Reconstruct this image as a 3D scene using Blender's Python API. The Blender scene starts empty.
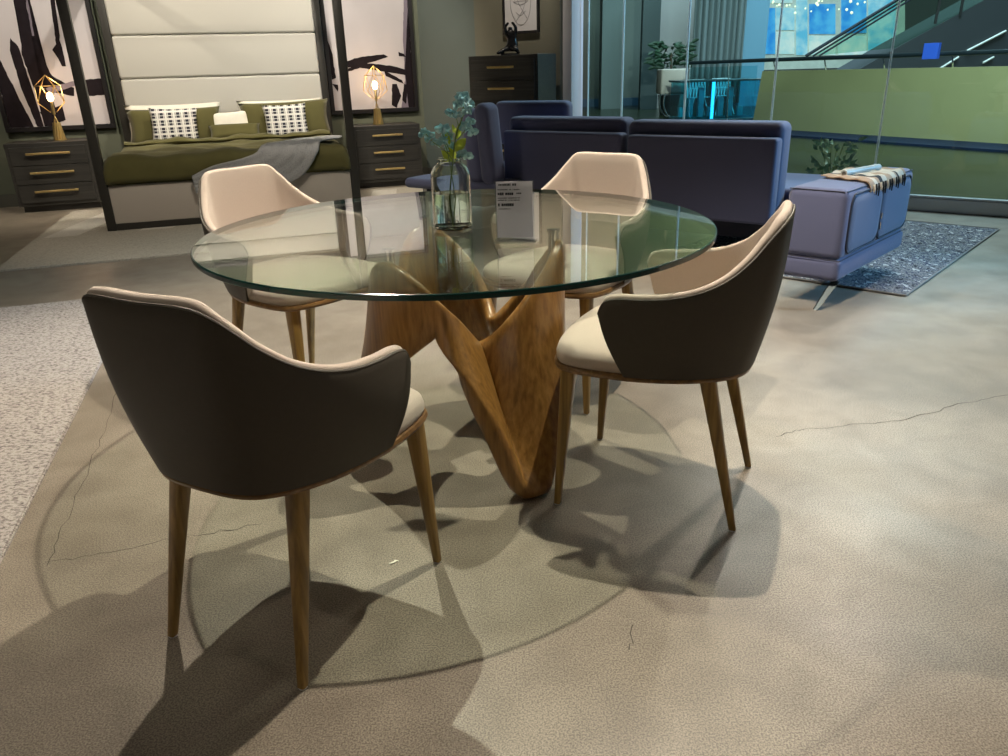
import bpy, bmesh, math, random
from mathutils import Vector, Matrix
random.seed(7)
R = math.radians
S = bpy.context.scene
COL = S.collection

# ------------------------------------------------------------------ camera
F_PX = 757.58; PITCH = 0.385046; ROLL = -0.031999; CAM_H = 1.19968
fwd = Vector((0, math.cos(PITCH), -math.sin(PITCH)))
rt0 = Vector((1, 0, 0)); up0 = rt0.cross(fwd)
rt = math.cos(ROLL)*rt0 + math.sin(ROLL)*up0
up = -math.sin(ROLL)*rt0 + math.cos(ROLL)*up0
CO = Vector((0, 0, CAM_H))
cam = bpy.data.cameras.new('camera'); camo = bpy.data.objects.new('camera', cam); COL.objects.link(camo)
m = Matrix((rt, up, -fwd)).transposed().to_4x4(); m.translation = CO
camo.matrix_world = m
cam.sensor_width = 36; cam.lens = F_PX*36/1008; cam.clip_end = 200; cam.clip_start = .05
S.camera = camo

# ------------------------------------------------------------------ world, lights, exposure
w = bpy.data.worlds.new('world'); S.world = w; w.use_nodes = True
w.node_tree.nodes['Background'].inputs[0].default_value = (.62, .66, .70, 1)
w.node_tree.nodes['Background'].inputs[1].default_value = .12
S.view_settings.view_transform = 'Standard'; S.view_settings.look = 'None'
S.view_settings.gamma = 1; S.view_settings.use_curve_mapping = False
S.view_settings.exposure = -0.28

def lamp(name, kind, loc, energy, color, target=None, size=.05, angle=100, blend=.6, sy=None):
    d = bpy.data.lights.new(name, kind); d.energy = energy; d.color = color
    if kind == 'SPOT': d.spot_size = R(angle); d.spot_blend = blend; d.shadow_soft_size = size
    elif kind == 'POINT': d.shadow_soft_size = size
    else:
        d.size = size
        if sy: d.shape = 'RECTANGLE'; d.size_y = sy
    o = bpy.data.objects.new(name, d); COL.objects.link(o); o.location = loc
    if target is not None:
        o.rotation_euler = (Vector(target)-Vector(loc)).to_track_quat('-Z', 'Y').to_euler()
    return o
WARM = (1.0, .90, .74); COOL = (.30, .62, 1.0)
SPOTS = [  # x, y, energy, aim
    (.87, 2.68, 290, (.2, 2.1, 0), 110), (-.95, 3.68, 240, (-.5, 2.3, 0), 110), (2.9, 5.65, 140, (1.0, 2.6, 0), 75),
    (2.5, 7.0, 85, (1.6, 4.0, 0), 90), (-2.2, .6, 34, (-1.9, 1.0, 0), 100), (1.9, .4, 24, (1.6, .8, 0), 100),  # last two are added front fill
    (-1.4, 7.2, 150, (-2.2, 9.2, .8), 95), (-2.6, 6.6, 130, (-3.6, 8.8, 1.2), 90), (.2, 7.6, 70, (-.6, 9.3, 1.3), 80),
    (-1.0, 4.4, 110, (-2.0, 7.2, .2), 70), (-3.2, 3.2, 60, (-3.0, 4.0, 0), 110), (-4.6, 6.4, 90, (-4.9, 8.2, 1.2), 90),  # first one is added to brighten the foot of the bed
]
for i, (x, y, e, t, an) in enumerate(SPOTS):
    lamp('spot_lamp', 'SPOT', (x, y, 3.28), e*1.9, WARM, t, .022, an, .5)
lamp('mall_fill', 'AREA', (9.0, 15, 14), 9000, (.72, .86, 1.0), (7.5, 13.5, 0), 9, sy=12)  # added unseen area lamp that brightens the mall and olive panel
lamp('blue_fill_spot', 'SPOT', (8.4, 4.3, 3.0), 3000, COOL, (2.15, 4.3, .52), .2, 19, .35)  # added unseen spot that turns the sofa arm blue
lamp('blue_fill_spot', 'SPOT', (6.8, 6.2, 3.0), 900, COOL, (-.2, 9.3, 1.4), .25, 26, .9)  # second added spot, meant to tint the return wall and jamb
for p_, q_, e_ in (((3.6, 9.2, 3.5), (6.0, 13.2, .3), 950), ((5.2, 8.2, 3.5), (6.9, 11.6, .3), 720), ((7.6, 6.4, 3.5), (8.6, 8.8, .4), 420), ((4.6, 9.0, 2.2), (6.4, 12.4, 5.2), 900), ((3.0, 10.4, 2.6), (3.6, 17.4, 5.0), 2600)):
    lamp('corridor_fill_spot', 'SPOT', p_, e_, (.93, .98, .95), q_, .06, 95, .9)  # added unseen spots to brighten the olive panel and upper band
for cx_, cy_ in ((2.2, 21), (4.2, 23), (5.0, 19)): lamp('corridor_light', 'SPOT', (cx_, cy_, 3.7), 70, (.8, .92, .95), (cx_, cy_+.8, 0), .08, 140, .8)

# ------------------------------------------------------------------ pixel rays and the two room frames
def ray(x, y): return fwd + (x-504)/F_PX*rt - (y-378)/F_PX*up
def onz(x, y, z=0.0):
    d = ray(x, y); return CO + d*((z-CAM_H)/d.z)
def onY(x, y, Y):
    d = ray(x, y); return CO + d*(Y/d.y)
def onpl(x, y, P, n):
    d = ray(x, y); return CO + d*((P-CO).dot(n)/d.dot(n))
A17 = R(17); U = Vector((math.cos(A17), math.sin(A17), 0)); V = Vector((-math.sin(A17), math.cos(A17), 0))
A38 = R(-38); A = Vector((math.cos(A38), math.sin(A38), 0)); B = Vector((-math.sin(A38), math.cos(A38), 0))
def uvz(u, v, z=0): return U*u + V*v + Vector((0, 0, z))
def abz(a, b, z=0): return A*a + B*b + Vector((0, 0, z))

# ------------------------------------------------------------------ materials
MATS = {}
def mat(name, col, rough=.6, metal=0, noise=0, nscale=30, bump=0, bscale=200, col2=None, emit=0, spec=.5, coat=0, sheen=0, stretch=None):
    if name in MATS: return MATS[name]
    M = bpy.data.materials.new(name); M.use_nodes = True; nt = M.node_tree; N = nt.nodes; L = nt.links
    b = N['Principled BSDF']
    b.inputs['Base Color'].default_value = (*col, 1); b.inputs['Roughness'].default_value = rough
    b.inputs['Metallic'].default_value = metal; b.inputs['Specular IOR Level'].default_value = spec
    b.inputs['Coat Weight'].default_value = coat; b.inputs['Sheen Weight'].default_value = sheen
    tc = N.new('ShaderNodeTexCoord'); mp = N.new('ShaderNodeMapping'); L.new(tc.outputs['Object'], mp.inputs[0])
    if stretch: mp.inputs['Scale'].default_value = stretch
    if noise or col2:
        n = N.new('ShaderNodeTexNoise'); n.inputs['Scale'].default_value = nscale; n.inputs['Detail'].default_value = 5
        L.new(mp.outputs[0], n.inputs['Vector'])
        cr = N.new('ShaderNodeValToRGB'); c2 = col2 or tuple(max(0, c*(1-noise)) for c in col)
        cr.color_ramp.elements[0].position = .35; cr.color_ramp.elements[1].position = .65
        cr.color_ramp.elements[0].color = (*c2, 1); cr.color_ramp.elements[1].color = (*col, 1)
        L.new(n.outputs[0], cr.inputs[0]); L.new(cr.outputs[0], b.inputs['Base Color'])
    if bump:
        n2 = N.new('ShaderNodeTexNoise'); n2.inputs['Scale'].default_value = bscale; n2.inputs['Detail'].default_value = 3
        L.new(mp.outputs[0], n2.inputs['Vector'])
        bp = N.new('ShaderNodeBump'); bp.inputs['Strength'].default_value = bump; bp.inputs['Distance'].default_value = .004
        L.new(n2.outputs[0], bp.inputs['Height']); L.new(bp.outputs[0], b.inputs['Normal'])
    if emit:
        b.inputs['Emission Color'].default_value = (*col, 1); b.inputs['Emission Strength'].default_value = emit
    MATS[name] = M; return M

def wood(name, c1, c2, c3, scale=1, rough=.35, axis='Z'):
    if name in MATS: return MATS[name]
    M = bpy.data.materials.new(name); M.use_nodes = True; nt = M.node_tree; N = nt.nodes; L = nt.links
    b = N['Principled BSDF']; b.inputs['Roughness'].default_value = rough; b.inputs['Coat Weight'].default_value = .25; b.inputs['Coat Roughness'].default_value = .25
    tc = N.new('ShaderNodeTexCoord'); mp = N.new('ShaderNodeMapping'); L.new(tc.outputs['Object'], mp.inputs[0])
    s = {'X': (.03, 1, 1), 'Y': (1, .03, 1), 'Z': (1, 1, .03)}[axis]
    mp.inputs['Scale'].default_value = tuple(k*scale for k in s)
    n = N.new('ShaderNodeTexNoise'); n.inputs['Scale'].default_value = 85; n.inputs['Detail'].default_value = 5; n.inputs['Distortion'].default_value = .25
    L.new(mp.outputs[0], n.inputs['Vector'])
    cr = N.new('ShaderNodeValToRGB'); e = cr.color_ramp.elements
    e[0].position = .3; e[0].color = (*c1, 1); e[1].position = .7; e[1].color = (*c3, 1)
    k = e.new(.5); k.color = (*c2, 1)
    L.new(n.outputs[0], cr.inputs[0]); L.new(cr.outputs[0], b.inputs['Base Color'])
    bp = N.new('ShaderNodeBump'); bp.inputs['Strength'].default_value = .08; bp.inputs['Distance'].default_value = .002
    L.new(n.outputs[0], bp.inputs['Height']); L.new(bp.outputs[0], b.inputs['Normal'])
    MATS[name] = M; return M

def thin_glass(name, tint, refl=1.0, rough=0.0):
    M = bpy.data.materials.new(name); M.use_nodes = True; nt = M.node_tree; N = nt.nodes; L = nt.links
    N.remove(N['Principled BSDF']); out = N['Material Output']
    tr = N.new('ShaderNodeBsdfTransparent'); tr.inputs[0].default_value = (*tint, 1)
    gl = N.new('ShaderNodeBsdfGlossy'); gl.inputs['Roughness'].default_value = rough; gl.inputs[0].default_value = (1, 1, 1, 1)
    lw = N.new('ShaderNodeLayerWeight'); lw.inputs[0].default_value = .5   # Schlick's approximation, the same from both sides
    pw = N.new('ShaderNodeMath'); pw.operation = 'POWER'; pw.inputs[1].default_value = 4.4; L.new(lw.outputs['Facing'], pw.inputs[0])
    fr = N.new('ShaderNodeMath'); fr.operation = 'MULTIPLY_ADD'; fr.inputs[1].default_value = .96; fr.inputs[2].default_value = .04; L.new(pw.outputs[0], fr.inputs[0])
    mu = N.new('ShaderNodeMath'); mu.operation = 'MULTIPLY'; mu.inputs[1].default_value = refl; mu.use_clamp = True
    mx = N.new('ShaderNodeMixShader')
    L.new(fr.outputs[0], mu.inputs[0]); L.new(mu.outputs[0], mx.inputs[0]); L.new(tr.outputs[0], mx.inputs[1]); L.new(gl.outputs[0], mx.inputs[2]); L.new(mx.outputs[0], out.inputs[0])
    MATS[name] = M; return M

def concrete():
    M = bpy.data.materials.new('polished_concrete'); M.use_nodes = True; nt = M.node_tree; N = nt.nodes; L = nt.links
    b = N['Principled BSDF']; tc = N.new('ShaderNodeTexCoord')
    def noise(s, d=6, dist=0):
        n = N.new('ShaderNodeTexNoise'); n.inputs['Scale'].default_value = s; n.inputs['Detail'].default_value = d; n.inputs['Distortion'].default_value = dist
        L.new(tc.outputs['Object'], n.inputs['Vector']); return n
    def ramp(src, a, ca, b_, cb):
        r = N.new('ShaderNodeValToRGB'); r.color_ramp.elements[0].position = a; r.color_ramp.elements[0].color = (*ca, 1)
        r.color_ramp.elements[1].position = b_; r.color_ramp.elements[1].color = (*cb, 1); L.new(src, r.inputs[0]); return r
    def mul(x, y, f=1):
        q = N.new('ShaderNodeMix'); q.data_type = 'RGBA'; q.blend_type = 'MULTIPLY'; q.inputs[0].default_value = f
        L.new(x, q.inputs[6]); L.new(y, q.inputs[7]); return q.outputs[2]
    big = ramp(noise(1.3, 7, .8).outputs[0], .32, (.235, .198, .158), .68, (.335, .292, .240))
    mid = ramp(noise(7, 9, .5).outputs[0], .32, (.80, .79, .78), .68, (1.03, 1.03, 1.03))
    fine = ramp(noise(260, 8).outputs[0], .38, (.50, .48, .46), .60, (1.16, 1.15, 1.13))
    sp = ramp(noise(420, 1).outputs[0], .60, (1, 1, 1), .72, (1.35, 1.3, 1.25))
    c = mul(mul(mul(big.outputs[0], mid.outputs[0]), fine.outputs[0]), sp.outputs[0])
    L.new(c, b.inputs['Base Color'])
    rr = ramp(noise(3, 6).outputs[0], .3, (.30, .30, .30), .7, (.46, .46, .46)); L.new(rr.outputs[0], b.inputs['Roughness'])
    bp = N.new('ShaderNodeBump'); bp.inputs['Strength'].default_value = .12; bp.inputs['Distance'].default_value = .002
    L.new(noise(230, 3).outputs[0], bp.inputs['Height']); L.new(bp.outputs[0], b.inputs['Normal'])
    return M

def speckle_mat(name, cols, scale, rough=.95, stretch=(1, 1, 1), bump=.6, soft=False):
    M = bpy.data.materials.new(name); M.use_nodes = True; nt = M.node_tree; N = nt.nodes; L = nt.links
    b = N['Principled BSDF']; b.inputs['Roughness'].default_value = rough; b.inputs['Specular IOR Level'].default_value = .15
    tc = N.new('ShaderNodeTexCoord'); mp = N.new('ShaderNodeMapping'); mp.inputs['Scale'].default_value = stretch; L.new(tc.outputs['Object'], mp.inputs[0])
    n = N.new('ShaderNodeTexNoise'); n.inputs['Scale'].default_value = scale; n.inputs['Detail'].default_value = 4; n.inputs['Roughness'].default_value = .7; L.new(mp.outputs[0], n.inputs['Vector'])
    r = N.new('ShaderNodeValToRGB'); r.color_ramp.interpolation = 'LINEAR' if soft else 'CONSTANT'
    e = r.color_ramp.elements; ps = [.0, .42, .5, .58] if not soft else [.3, .45, .55, .7]
    e[0].position = ps[0]; e[0].color = (*cols[0], 1); e[1].position = ps[1]; e[1].color = (*cols[1], 1)
    for p_, c in zip(ps[2:], cols[2:]): k = e.new(p_); k.color = (*c, 1)
    L.new(n.outputs[0], r.inputs[0]); L.new(r.outputs[0], b.inputs['Base Color'])
    bp = N.new('ShaderNodeBump'); bp.inputs['Strength'].default_value = bump; bp.inputs['Distance'].default_value = .006
    L.new(n.outputs[0], bp.inputs['Height']); L.new(bp.outputs[0], b.inputs['Normal'])
    MATS[name] = M; return M

FLOOR = concrete()
CREAM = mat('cream_fabric', (.53, .44, .375), .9, noise=.10, nscale=500, bump=.35, bscale=900, sheen=.2, spec=.2)
TAUPE = mat('taupe_leather', (.062, .052, .040), .55, noise=.05, nscale=80, bump=.08, bscale=700, spec=.35)
CHWOOD = wood('walnut_leg', (.19, .105, .026), (.285, .165, .042), (.39, .23, .065), .9, .4)
RIMWOOD = wood('walnut_rim', (.13, .06, .02), (.20, .10, .035), (.26, .14, .05), .8, .35, 'X')
BASEWOOD = wood('walnut_base', (.17, .075, .018), (.26, .125, .032), (.34, .17, .05), .9, .28)
GLASS_TOP = thin_glass('clear_table_glass', (.925, .975, .945), 1.0)
GLASS_EDGE = mat('green_glass_edge', (.001, .026, .023), .16, spec=.4)
CHROME = mat('polished_chrome', (.80, .80, .80), .22, 1)
BRASS = mat('brushed_brass', (.80, .60, .26), .38, 1)
NAVY = mat('navy_upholstery', (.108, .118, .215), .85, noise=.08, nscale=400, bump=.25, bscale=700, sheen=.25, spec=.25)
NAVYP = mat('navy_side_panel', (.09, .125, .22), .85, noise=.08, nscale=400, bump=.25, bscale=700, sheen=.25, spec=.25)
PIPING = mat('dark_piping', (.02, .022, .04), .7)
SAGE = mat('sage_wall_paint', (.135, .150, .110), .85, noise=.05, nscale=3)
TAUPEW = mat('taupe_wall_paint', (.17, .165, .125), .85, noise=.05, nscale=3)
CHAR = wood('charcoal_oak', (.022, .021, .019), (.032, .030, .027), (.045, .042, .037), .7, .45, 'X')
DARKF = mat('espresso_bed_frame', (.030, .028, .024), .4, noise=.15, nscale=60)
LINEN = mat('pale_linen', (.50, .485, .445), .9, noise=.05, nscale=200, bump=.3, bscale=900, spec=.2)
OLIVEF = mat('olive_bedding', (.112, .102, .038), .9, noise=.12, nscale=6, bump=.2, bscale=300, spec=.15, sheen=.15)
WHITE = mat('white_cotton', (.80, .77, .68), .9, noise=.04, nscale=20, bump=.2, bscale=300, spec=.2)
BLACK = mat('black_paint', (.012, .011, .013), .4)
CANVAS = mat('artwork_white', (.56, .53, .56), .5, noise=.06, nscale=3)
BASEB = mat('grey_baseboard', (.10, .10, .085), .6)

# ------------------------------------------------------------------ helpers
def tag(o, label=None, cat=None, group=None, kind=None):
    if label: o['label'] = label
    if cat: o['category'] = cat
    if group: o['group'] = group
    if kind: o['kind'] = kind
    return o
def thing(name, label, cat, loc=(0, 0, 0), rz=0, group=None):
    o = bpy.data.objects.new(name, None); COL.objects.link(o); o.location = loc; o.rotation_euler = (0, 0, rz); o.empty_display_size = .1
    return tag(o, label, cat, group)
def link(name, bm, m, parent=None, smooth=False, loc=None, rz=0, auto=None):
    me = bpy.data.meshes.new(name)
    bmesh.ops.recalc_face_normals(bm, faces=bm.faces[:]) if auto != 'keep' else None
    bm.to_mesh(me); bm.free()
    for k in (m if isinstance(m, (list, tuple)) else [m]): me.materials.append(k)
    if smooth:
        for p in me.polygons: p.use_smooth = True
        if smooth == 'auto':
            try: me.set_sharp_from_angle(angle=R(40))
            except Exception: pass
    o = bpy.data.objects.new(name, me); COL.objects.link(o)
    if parent: o.parent = parent
    if loc is not None: o.location = loc; o.rotation_euler = (0, 0, rz)
    return o
def struct(name, bm, m, **k):
    o = link(name, bm, m, **k); o['kind'] = 'structure'; return o
def box(bm, c, s, r=0, seg=3, rot=None, mi=0):
    ret = bmesh.ops.create_cube(bm, size=1)
    vs = ret['verts']
    for v in vs: v.co = Vector((v.co.x*s[0], v.co.y*s[1], v.co.z*s[2]))
    if r > 0:
        es = list({e for v in vs for e in v.link_edges})
        g = bmesh.ops.bevel(bm, geom=es, offset=min(r, min(s)*.49), segments=seg, profile=.5, affect='EDGES')
        vs = list({v for f in g['faces'] for v in f.verts} | {v for v in vs if v.is_valid})
    M_ = (rot.to_4x4() if rot else Matrix())
    for v in vs: v.co = M_ @ v.co + Vector(c)
    if mi:
        for f in {f for v in vs for f in v.link_faces}: f.material_index = mi
    return bm
def nbox(c, s, r=0, seg=3, rot=None): return box(bmesh.new(), c, s, r, seg, rot)
def rings(bm, rows, closed=True, cap=True):
    """rows: list of rings of points, joined into a tube"""
    vv = [[bm.verts.new(p) for p in r] for r in rows]
    n = len(rows[0])
    for i in range(len(vv)-1):
        for j in range(n if closed else n-1):
            a, b, c, d = vv[i][j], vv[i][(j+1) % n], vv[i+1][(j+1) % n], vv[i+1][j]
            try: bm.faces.new((a, b, c, d))
            except ValueError: pass
    if cap:
        for q in (vv[0], vv[-1]):
            try: bm.faces.new(q)
            except ValueError: pass
    return vv
def lathe(bm, prof, c=(0, 0, 0), n=32, cap=True):
    c = Vector(c)
    return rings(bm, [[c+Vector((r*math.cos(2*math.pi*k/n), r*math.sin(2*math.pi*k/n), z)) for k in range(n)] for r, z in prof], cap=cap)
def tube(bm, pts, r, n=8, cap=True):
    pts = [Vector(p) for p in pts]; rs = r if isinstance(r, (list, tuple)) else [r]*len(pts)
    rows = []; prev = None
    for i, p in enumerate(pts):
        t = (pts[min(i+1, len(pts)-1)]-pts[max(i-1, 0)]).normalized()
        if prev is None:
            a = t.orthogonal().normalized()
        else:
            a = (prev - t*prev.dot(t)).normalized()
        prev = a; b = t.cross(a)
        rows.append([p+(a*math.cos(2*math.pi*k/n)+b*math.sin(2*math.pi*k/n))*rs[i] for k in range(n)])
    return rings(bm, rows, cap=cap)
def catmull(P, n):
    P = [Vector(p) for p in P]; out = []
    for i in range(len(P)-1):
        p0, p1, p2, p3 = P[max(i-1, 0)], P[i], P[i+1], P[min(i+2, len(P)-1)]
        for k in range(n):
            t = k/n
            out.append(.5*((2*p1)+(p2-p0)*t+(2*p0-5*p1+4*p2-p3)*t*t+(3*p1-p0-3*p2+p3)*t**3))
    out.append(P[-1]); return out
def prism(bm, poly, z0, z1, mi=0):
    lo = [bm.verts.new((p[0], p[1], z0)) for p in poly]; hi = [bm.verts.new((p[0], p[1], z1)) for p in poly]
    n = len(poly); fs = [bm.faces.new(lo[::-1]), bm.faces.new(hi)]
    for i in range(n): fs.append(bm.faces.new((lo[i], lo[(i+1) % n], hi[(i+1) % n], hi[i])))
    for f in fs: f.material_index = mi
    return bm
def slab(bm, pts, depth, mi=0):
    """extrude a 3D polygon by the vector depth"""
    a = [bm.verts.new(Vector(p)) for p in pts]; b = [bm.verts.new(Vector(p)+Vector(depth)) for p in pts]
    n = len(a); fs = [bm.faces.new(a), bm.faces.new(b[::-1])]
    for i in range(n): fs.append(bm.faces.new((a[i], b[i], b[(i+1) % n], a[(i+1) % n])))
    for f in fs: f.material_index = mi
    return bm
def copy_tree(o, parent=None):
    c = o.copy(); COL.objects.link(c)
    if parent: c.parent = parent
    for ch in [k for k in bpy.data.objects if k.parent == o]: copy_tree(ch, c)
    return c
def pillow(bm, wd, hg, th, n=14, pinch=.12):
    """pillow standing in the xz plane, centre at the origin"""
    vs = {}
    for s in (-1, 1):
        for i in range(n+1):
            for j in range(n+1):
                x = -1+2*i/n; z = -1+2*j/n
                e = max(0, (1-x**4))*max(0, (1-z**4)); y = s*th/2*(e**.5)
                kx = 1-pinch*(1-abs(z)**2)*abs(x)**3*0.6; kz = 1-pinch*(1-abs(x)**2)*abs(z)**3*0.6
                key = (i, j, s if 0 < i < n and 0 < j < n else 0)
                if key not in vs:
                    vs[key] = bm.verts.new((x*wd/2*kx, y if key[2] else 0, z*hg/2*kz))
    g = lambda i, j, s: vs[(i, j, s if 0 < i < n and 0 < j < n else 0)]
    for s in (-1, 1):
        for i in range(n):
            for j in range(n):
                try: bm.faces.new((g(i, j, s), g(i+1, j, s), g(i+1, j+1, s), g(i, j+1, s)))
                except ValueError: pass
    return bm

# ================================================================== THE SETTING
bm = bmesh.new()
f = bm.faces.new([bm.verts.new(p) for p in [(-9, -4.5, 0), (7, -4.5, 0), tuple(abz(1.9, 7.3)), tuple(abz(-6.2, 7.3)), tuple(uvz(2.2, 9.6)), tuple(uvz(-7, 9.6))]])
r_ = bmesh.ops.extrude_face_region(bm, geom=[f])
for v in [g for g in r_['geom'] if isinstance(g, bmesh.types.BMVert)]: v.co.z -= .1
floor = struct('floor', bm, FLOOR)
bm = bmesh.new(); prism(bm, [(-9, -4.5), (7, -4.5), tuple(abz(1.9, 7.3))[:2], tuple(abz(-6.2, 7.3))[:2], tuple(uvz(2.2, 9.62))[:2], tuple(uvz(-7, 9.62))[:2]], 3.85, 3.95); struct('ceiling', bm, mat('dark_ceiling', (.10, .10, .095), .9))

def wallseg(name, p, q, z0, z1, th, m, side=1):
    p = Vector(p); q = Vector(q); d = (q-p).normalized(); n = Vector((-d.y, d.x, 0))*side*th
    bm = bmesh.new(); slab(bm, [p+Vector((0, 0, z0)), q+Vector((0, 0, z0)), q+Vector((0, 0, z1)), p+Vector((0, 0, z1))], n)
    return struct(name, bm, m)
W1 = uvz(2.005, 9.5); WL = uvz(-6.5, 9.5); W2 = abz(-5.76, 7.05); W3 = abz(-4.64, 7.05)
wallseg('wall_back', WL, W1, 0, 3.85, .12, SAGE)
wallseg('wall_return', W1, W2, 0, 3.85, .12, mat('teal_light_tint', (.125, .155, .145), .75, noise=.05, nscale=3))  # grey-teal colour stands in for teal lighting that falls on this wall
wallseg('wall_chest', W2, W3, 0, 3.85, .30, TAUPEW)
wallseg('wall_left', WL+Vector((0, 0, 0)), WL-V*14, 0, 3.85, .12, SAGE, -1)
wallseg('wall_behind', (-9, -4.4, 0), (7, -4.4, 0), 0, 3.85, .12, mat('warm_white_paint', (.45, .42, .37), .8), -1)
wallseg('baseboard_back', uvz(-6.4, 9.485), uvz(2.0, 9.485), 0, .13, .015, BASEB, 1)
wallseg('baseboard_return', W1+Vector((.0, -.012, 0)), W2+Vector((0, -.012, 0)), 0, .12, .012, BASEB)

# cracks in the concrete, part of the floor
bm = bmesh.new()
def crack(pp, wd=.0022):
    pts = []
    for i in range(len(pp)-1):
        p, q = onz(*pp[i]), onz(*pp[i+1])
        for k in range(7): pts.append(p.lerp(q, k/7)+Vector((random.uniform(-.008, .008), random.uniform(-.008, .008), 0)))
    pts.append(onz(*pp[-1]))
    L_ = []
    for i, p in enumerate(pts):
        t = (pts[min(i+1, len(pts)-1)]-pts[max(0, i-1)]).normalized(); n = Vector((-t.y, t.x, 0))*wd*random.uniform(.4, 1)*.5
        L_.append((bm.verts.new(p+n+Vector((0, 0, .0006))), bm.verts.new(p-n+Vector((0, 0, .0006)))))
    for i in range(len(L_)-1): bm.faces.new((L_[i][0], L_[i][1], L_[i+1][1], L_[i+1][0]))
crack([(776, 436), (800, 430), (860, 424), (905, 420), (960, 404), (1008, 395)], .004)
crack([(48, 562), (90, 556), (168, 540), (205, 534), (262, 524)], .003)
crack([(117, 383), (108, 420), (88, 470), (66, 520), (47, 566)], .0025)
crack([(632, 625), (629, 650)], .004)
ck = link('crack', bm, mat('dark_crack', (.06, .05, .04), .9), parent=floor); ck['kind'] = 'structure'

# glass partition with metal track
GB = 7.23
bm = bmesh.new(); box(bm, (0, 0, .055), (7.2, .09, .11), .004)
box(bm, (0, -.01, .118), (7.2, .06, .018), .003)
struct('trim_1', bm, mat('brushed_aluminium', (.50, .50, .51), .35, .85, noise=.1, nscale=60, stretch=(1, 40, 40)), loc=abz(-1.0, GB+.05), rz=A38)
bm = bmesh.new(); box(bm, (0, 0, 1.93), (.135, .22, 3.86), .004)
struct('trim_2', bm, mat('white_metal_jamb', (.80, .76, .76), .35, noise=.03, nscale=4), loc=abz(-4.60, GB-.03), rz=A38)
PANE = thin_glass('partition_glass', (.78, .91, .90), .6)
seams = [-4.45, -4.045, -3.353, -2.495, -1.56, -.5, .8, 2.4]
PE = mat('polished_pane_edge', (.85, .97, .97), .3, spec=.8)
for i in range(len(seams)-1):
    a0, a1 = seams[i]+.004, seams[i+1]-.004
    bm = bmesh.new(); box(bm, (0, 0, 1.97), (.008, .016, 3.7), .001); struct('trim_%d' % (i+10), bm, PE, loc=abz(seams[i], GB+.05), rz=A38)
    bm = bmesh.new(); box(bm, (0, 0, 1.97), (a1-a0-.010, .010, 3.7))
    for f in bm.faces:
        f.material_index = 1 if abs(f.normal.x) > .9 else 0
    struct('window_%d' % (i+1), bm, [PANE, PE], loc=abz((a0+a1)/2, GB+.05), rz=A38)
bm = bmesh.new(); box(bm, (0, 0, 3.82), (7.2, .09, .08)); struct('trim_3', bm, MATS['brushed_aluminium'], loc=abz(-1.0, GB+.05), rz=A38)

# ================================================================== RUGS
def rug(name, label, P, m, th, parts=None, fringe=None):
    P = [Vector(p) for p in P]; bm = bmesh.new(); prism(bm, P, 0.0005, th)
    es = [e for e in bm.edges if all(v.co.z > th*.9 for v in e.verts)]
    bmesh.ops.bevel(bm, geom=es, offset=th*.4, segments=2, affect='EDGES')
    return tag(link(name, bm, m), label, 'rug')
MOTTLE = speckle_mat('mottled_wool', [(.08, .07, .065), (.27, .24, .225), (.50, .46, .43), (.29, .255, .24)], 60, stretch=(1, 1.9, 1), soft=True, bump=1)
rug('area_rug', 'mottled grey and white woven wool rug at the left edge of the floor', [uvz(-.815, .6), uvz(-.815, 4.94), uvz(-3.6, 4.94), uvz(-3.6, .6)], MOTTLE, .012)
BEIGE = speckle_mat('beige_loop_pile', [(.34, .31, .26), (.42, .38, .32), (.50, .46, .39), (.44, .40, .34)], 60, soft=True, bump=.5)
o = rug('bedside_rug', 'beige rug with paler diagonal bands under the foot of the canopy bed', [uvz(-1.86, 6.03), uvz(2.1, 6.03), uvz(2.1, 8.75), uvz(-1.86, 8.75)], BEIGE, .012)
PALE = speckle_mat('pale_loop_pile', [(.52, .49, .43), (.58, .55, .49), (.64, .60, .54), (.58, .55, .48)], 60, soft=True, bump=.4)
for (x0, x1) in ((-1.75, -1.47), (-1.0, -.75), (.95, 1.2), (1.5, 1.8)):
    bm = bmesh.new(); prism(bm, [uvz(x0-.05, 7.22), uvz(x0+.22, 7.22), uvz(x1+.25, 8.6), uvz(x1-.02, 8.6)], .0118, .0126)
    link('diagonal_band', bm, PALE, parent=o)
PERS = speckle_mat('distressed_blue_rug', [(.02, .022, .035), (.20, .20, .21), (.04, .045, .08), (.42, .42, .42)], 16, stretch=(1.6, 1, 1), bump=.5)
# the rug runs under the sofa arm and is turned a little against it
rp = abz(-.705, 4.455); A43 = R(-43); ar = Vector((math.cos(A43), math.sin(A43), 0)); br = Vector((-math.sin(A43), math.cos(A43), 0))
o = rug('patterned_rug', 'distressed black blue and white rug under the raised arm of the navy sofa', [rp-ar*1.6+br*.0, rp, rp+br*2.2, rp+br*2.2-ar*1.6], PERS, .008)
bm = bmesh.new()
for p, q in ((rp, rp+br*2.2), (rp-ar*1.6, rp), (rp+br*2.2-ar*1.6, rp+br*2.2)):
    tube(bm, [p+Vector((0, 0, .008)), q+Vector((0, 0, .008))], .006, 6)
link('border', bm, mat('rug_binding', (.20, .19, .18), .9), parent=o)

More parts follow.
